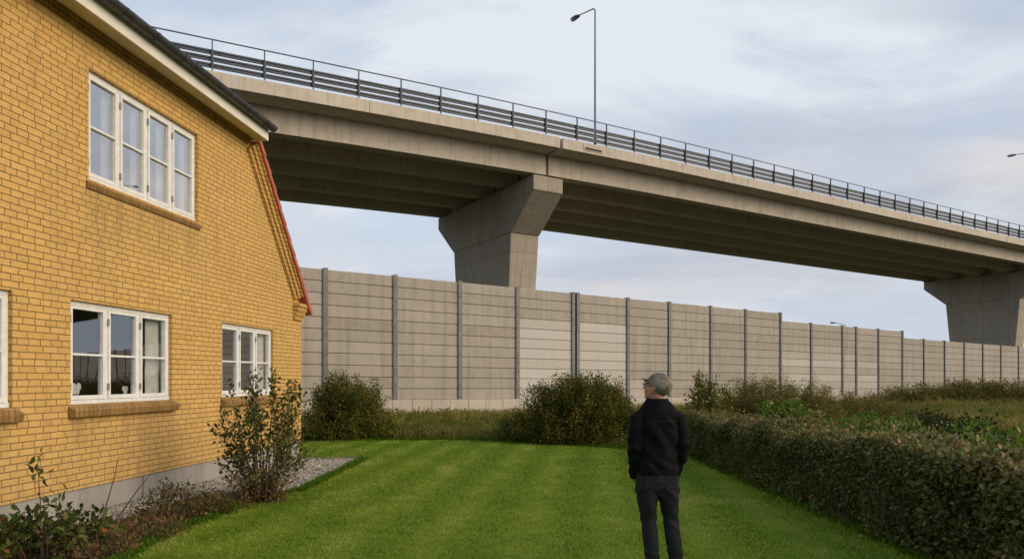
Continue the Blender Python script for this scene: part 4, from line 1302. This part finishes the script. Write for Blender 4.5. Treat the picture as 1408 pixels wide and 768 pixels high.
    for s in (-1, 1):
        pk = MB(); pk.hexa([(s*.035, -.131, .80), (s*.125, -.115, .80), (s*.125, -.112, .80), (s*.035, -.129, .80), (s*.03, -.142, .905), (s*.13, -.124, .905), (s*.13, -.118, .905), (s*.03, -.138, .905)])
        pk.build('back_pocket', M['jeans'], tr, False, .006)
    # ---- jacket
    j = MB()
    j.loft([ring(0,-.004,.895,.172,.132), ring(0,-.004,.93,.176,.136), ring(0,-.002,1.02,.168,.130), ring(0,0,1.14,.168,.128), ring(0,-.004,1.26,.180,.134), ring(0,-.010,1.35,.188,.130),
            ring(0,-.012,1.42,.174,.114), ring(0,-.012,1.468,.140,.100), ring(-.002,-.010,1.508,.104,.092), ring(-.004,-.004,1.525,.088,.086)], 22, 2.2)
    for i in (0, 1):
        s = -1 if i == 0 else 1
        sh, el, wr = [Vector(q) for q in arms[i]]
        limb(j, [(sh.x*.45, sh.y, sh.z-.01, .050, .070), (sh.x*.80, sh.y, sh.z-.025, .064, .080), (*sh.lerp(el, .18), .070, .082), (*sh.lerp(el, .45), .063, .074), (*sh.lerp(el, .75), .059, .067), (*el, .058, .064),
                 (*el.lerp(wr, .35), .056, .060), (*el.lerp(wr, .75), .050, .053), (*wr, .048, .050), (*(wr + Vector((-s*.012, .01, -.045))), .046, .046)], 18)
    def jj(p):
        r = 0; ax = abs(p.x)
        if ax > .155:
            r += .006*math.sin(p.z*62 + p.y*34 + p.x*9)*math.exp(-((p.z-1.12)/.10)**2)
            r += .006*math.sin(p.z*95 + p.y*26)*math.exp(-((p.z-.97)/.06)**2)
            r += .004*math.sin(p.z*40 + p.y*20 + 2)*math.exp(-((p.z-1.30)/.08)**2)
        else:
            k = 1 if p.y < .02 else .4
            r += k*.010*math.sin(p.z*44 + p.x*30 + 1.8*math.sin(p.x*13 + 1))*math.exp(-((p.z-.985)/.055)**2)
            r += k*.009*math.sin(p.x*40 + p.z*13 + 1.5*math.sin(p.z*10))*math.exp(-((p.z-1.20)/.15)**2)
            r -= k*.006*math.exp(-((p.z-1.365 + .12*p.x*p.x)/.006)**2)
            r += k*.008*math.sin((ax*.8 + p.z)*55)*math.exp(-((p.z-1.32)/.07)**2)*min(1, ax/.08)
        if .955 > p.z > .945: r -= .005
        return r + .006*noise.noise(p*8)
    nm = remesh(j, .008, 3, jj); nm.materials.append(M['jacket']); jk = link('jacket', nm, e)
    c = MB()
    V, F = [], []; n = 28
    for (z, a, b_, dz) in ((1.47, .125, .100, 0), (1.508, .104, .098, .0), (1.535, .091, .096, .0), (1.535, .083, .088, 0), (1.50, .074, .076, 0)):
        for k in range(n):
            t_ = 2*PI*k/n; V.append((-.004+a*math.cos(t_), -.006+b_*math.sin(t_), z - .028*max(0, math.sin(t_))))
    for i in range(4):
        for k in range(n): F.append((i*n+k, i*n+(k+1) % n, (i+1)*n+(k+1) % n, (i+1)*n+k))
    c.add(V, F); c.build('collar', M['jacket'], jk, True)
    # shoes
    for i in (0, 1):
        s = -1 if i == 0 else 1; ax = AN[i][0]
        sm = MB()
        sm.loft([((ax, -.10, .035), X*.034, Z*.030), ((ax, -.075, .05), X*.040, Z*.048), ((ax, -.02, .055), X*.042, Z*.055), ((ax+s*.008, .06, .042), X*.048, Z*.040), ((ax+s*.014, .13, .032), X*.047, Z*.030), ((ax+s*.016, .185, .026), X*.028, Z*.018)], 16, 2.4)
        so2 = sm.build('shoe', M['shoe'], e, True)
        sl_ = MB(); pr2 = []
        for y, wv in ((-.112, .026), (-.08, .041), (0, .043), (.08, .051), (.14, .048), (.18, .034), (.197, .014)):
            pr2.append((y, wv))
        outl = [(ax + s*.012*max(0, y)/.15 + wv, y) for y, wv in pr2] + [(ax + s*.012*max(0, y)/.15 - wv, y) for y, wv in reversed(pr2)]
        m_ = len(outl)
        sl_.add([(x, y, .001) for x, y in outl] + [(x, y, .018) for x, y in outl], [tuple(range(m_)), tuple(range(2*m_-1, m_-1, -1))] + [(k, (k+1) % m_, m_+(k+1) % m_, m_+k) for k in range(m_)])
        sl_.build('sole', M['shoe'], so2)
man()
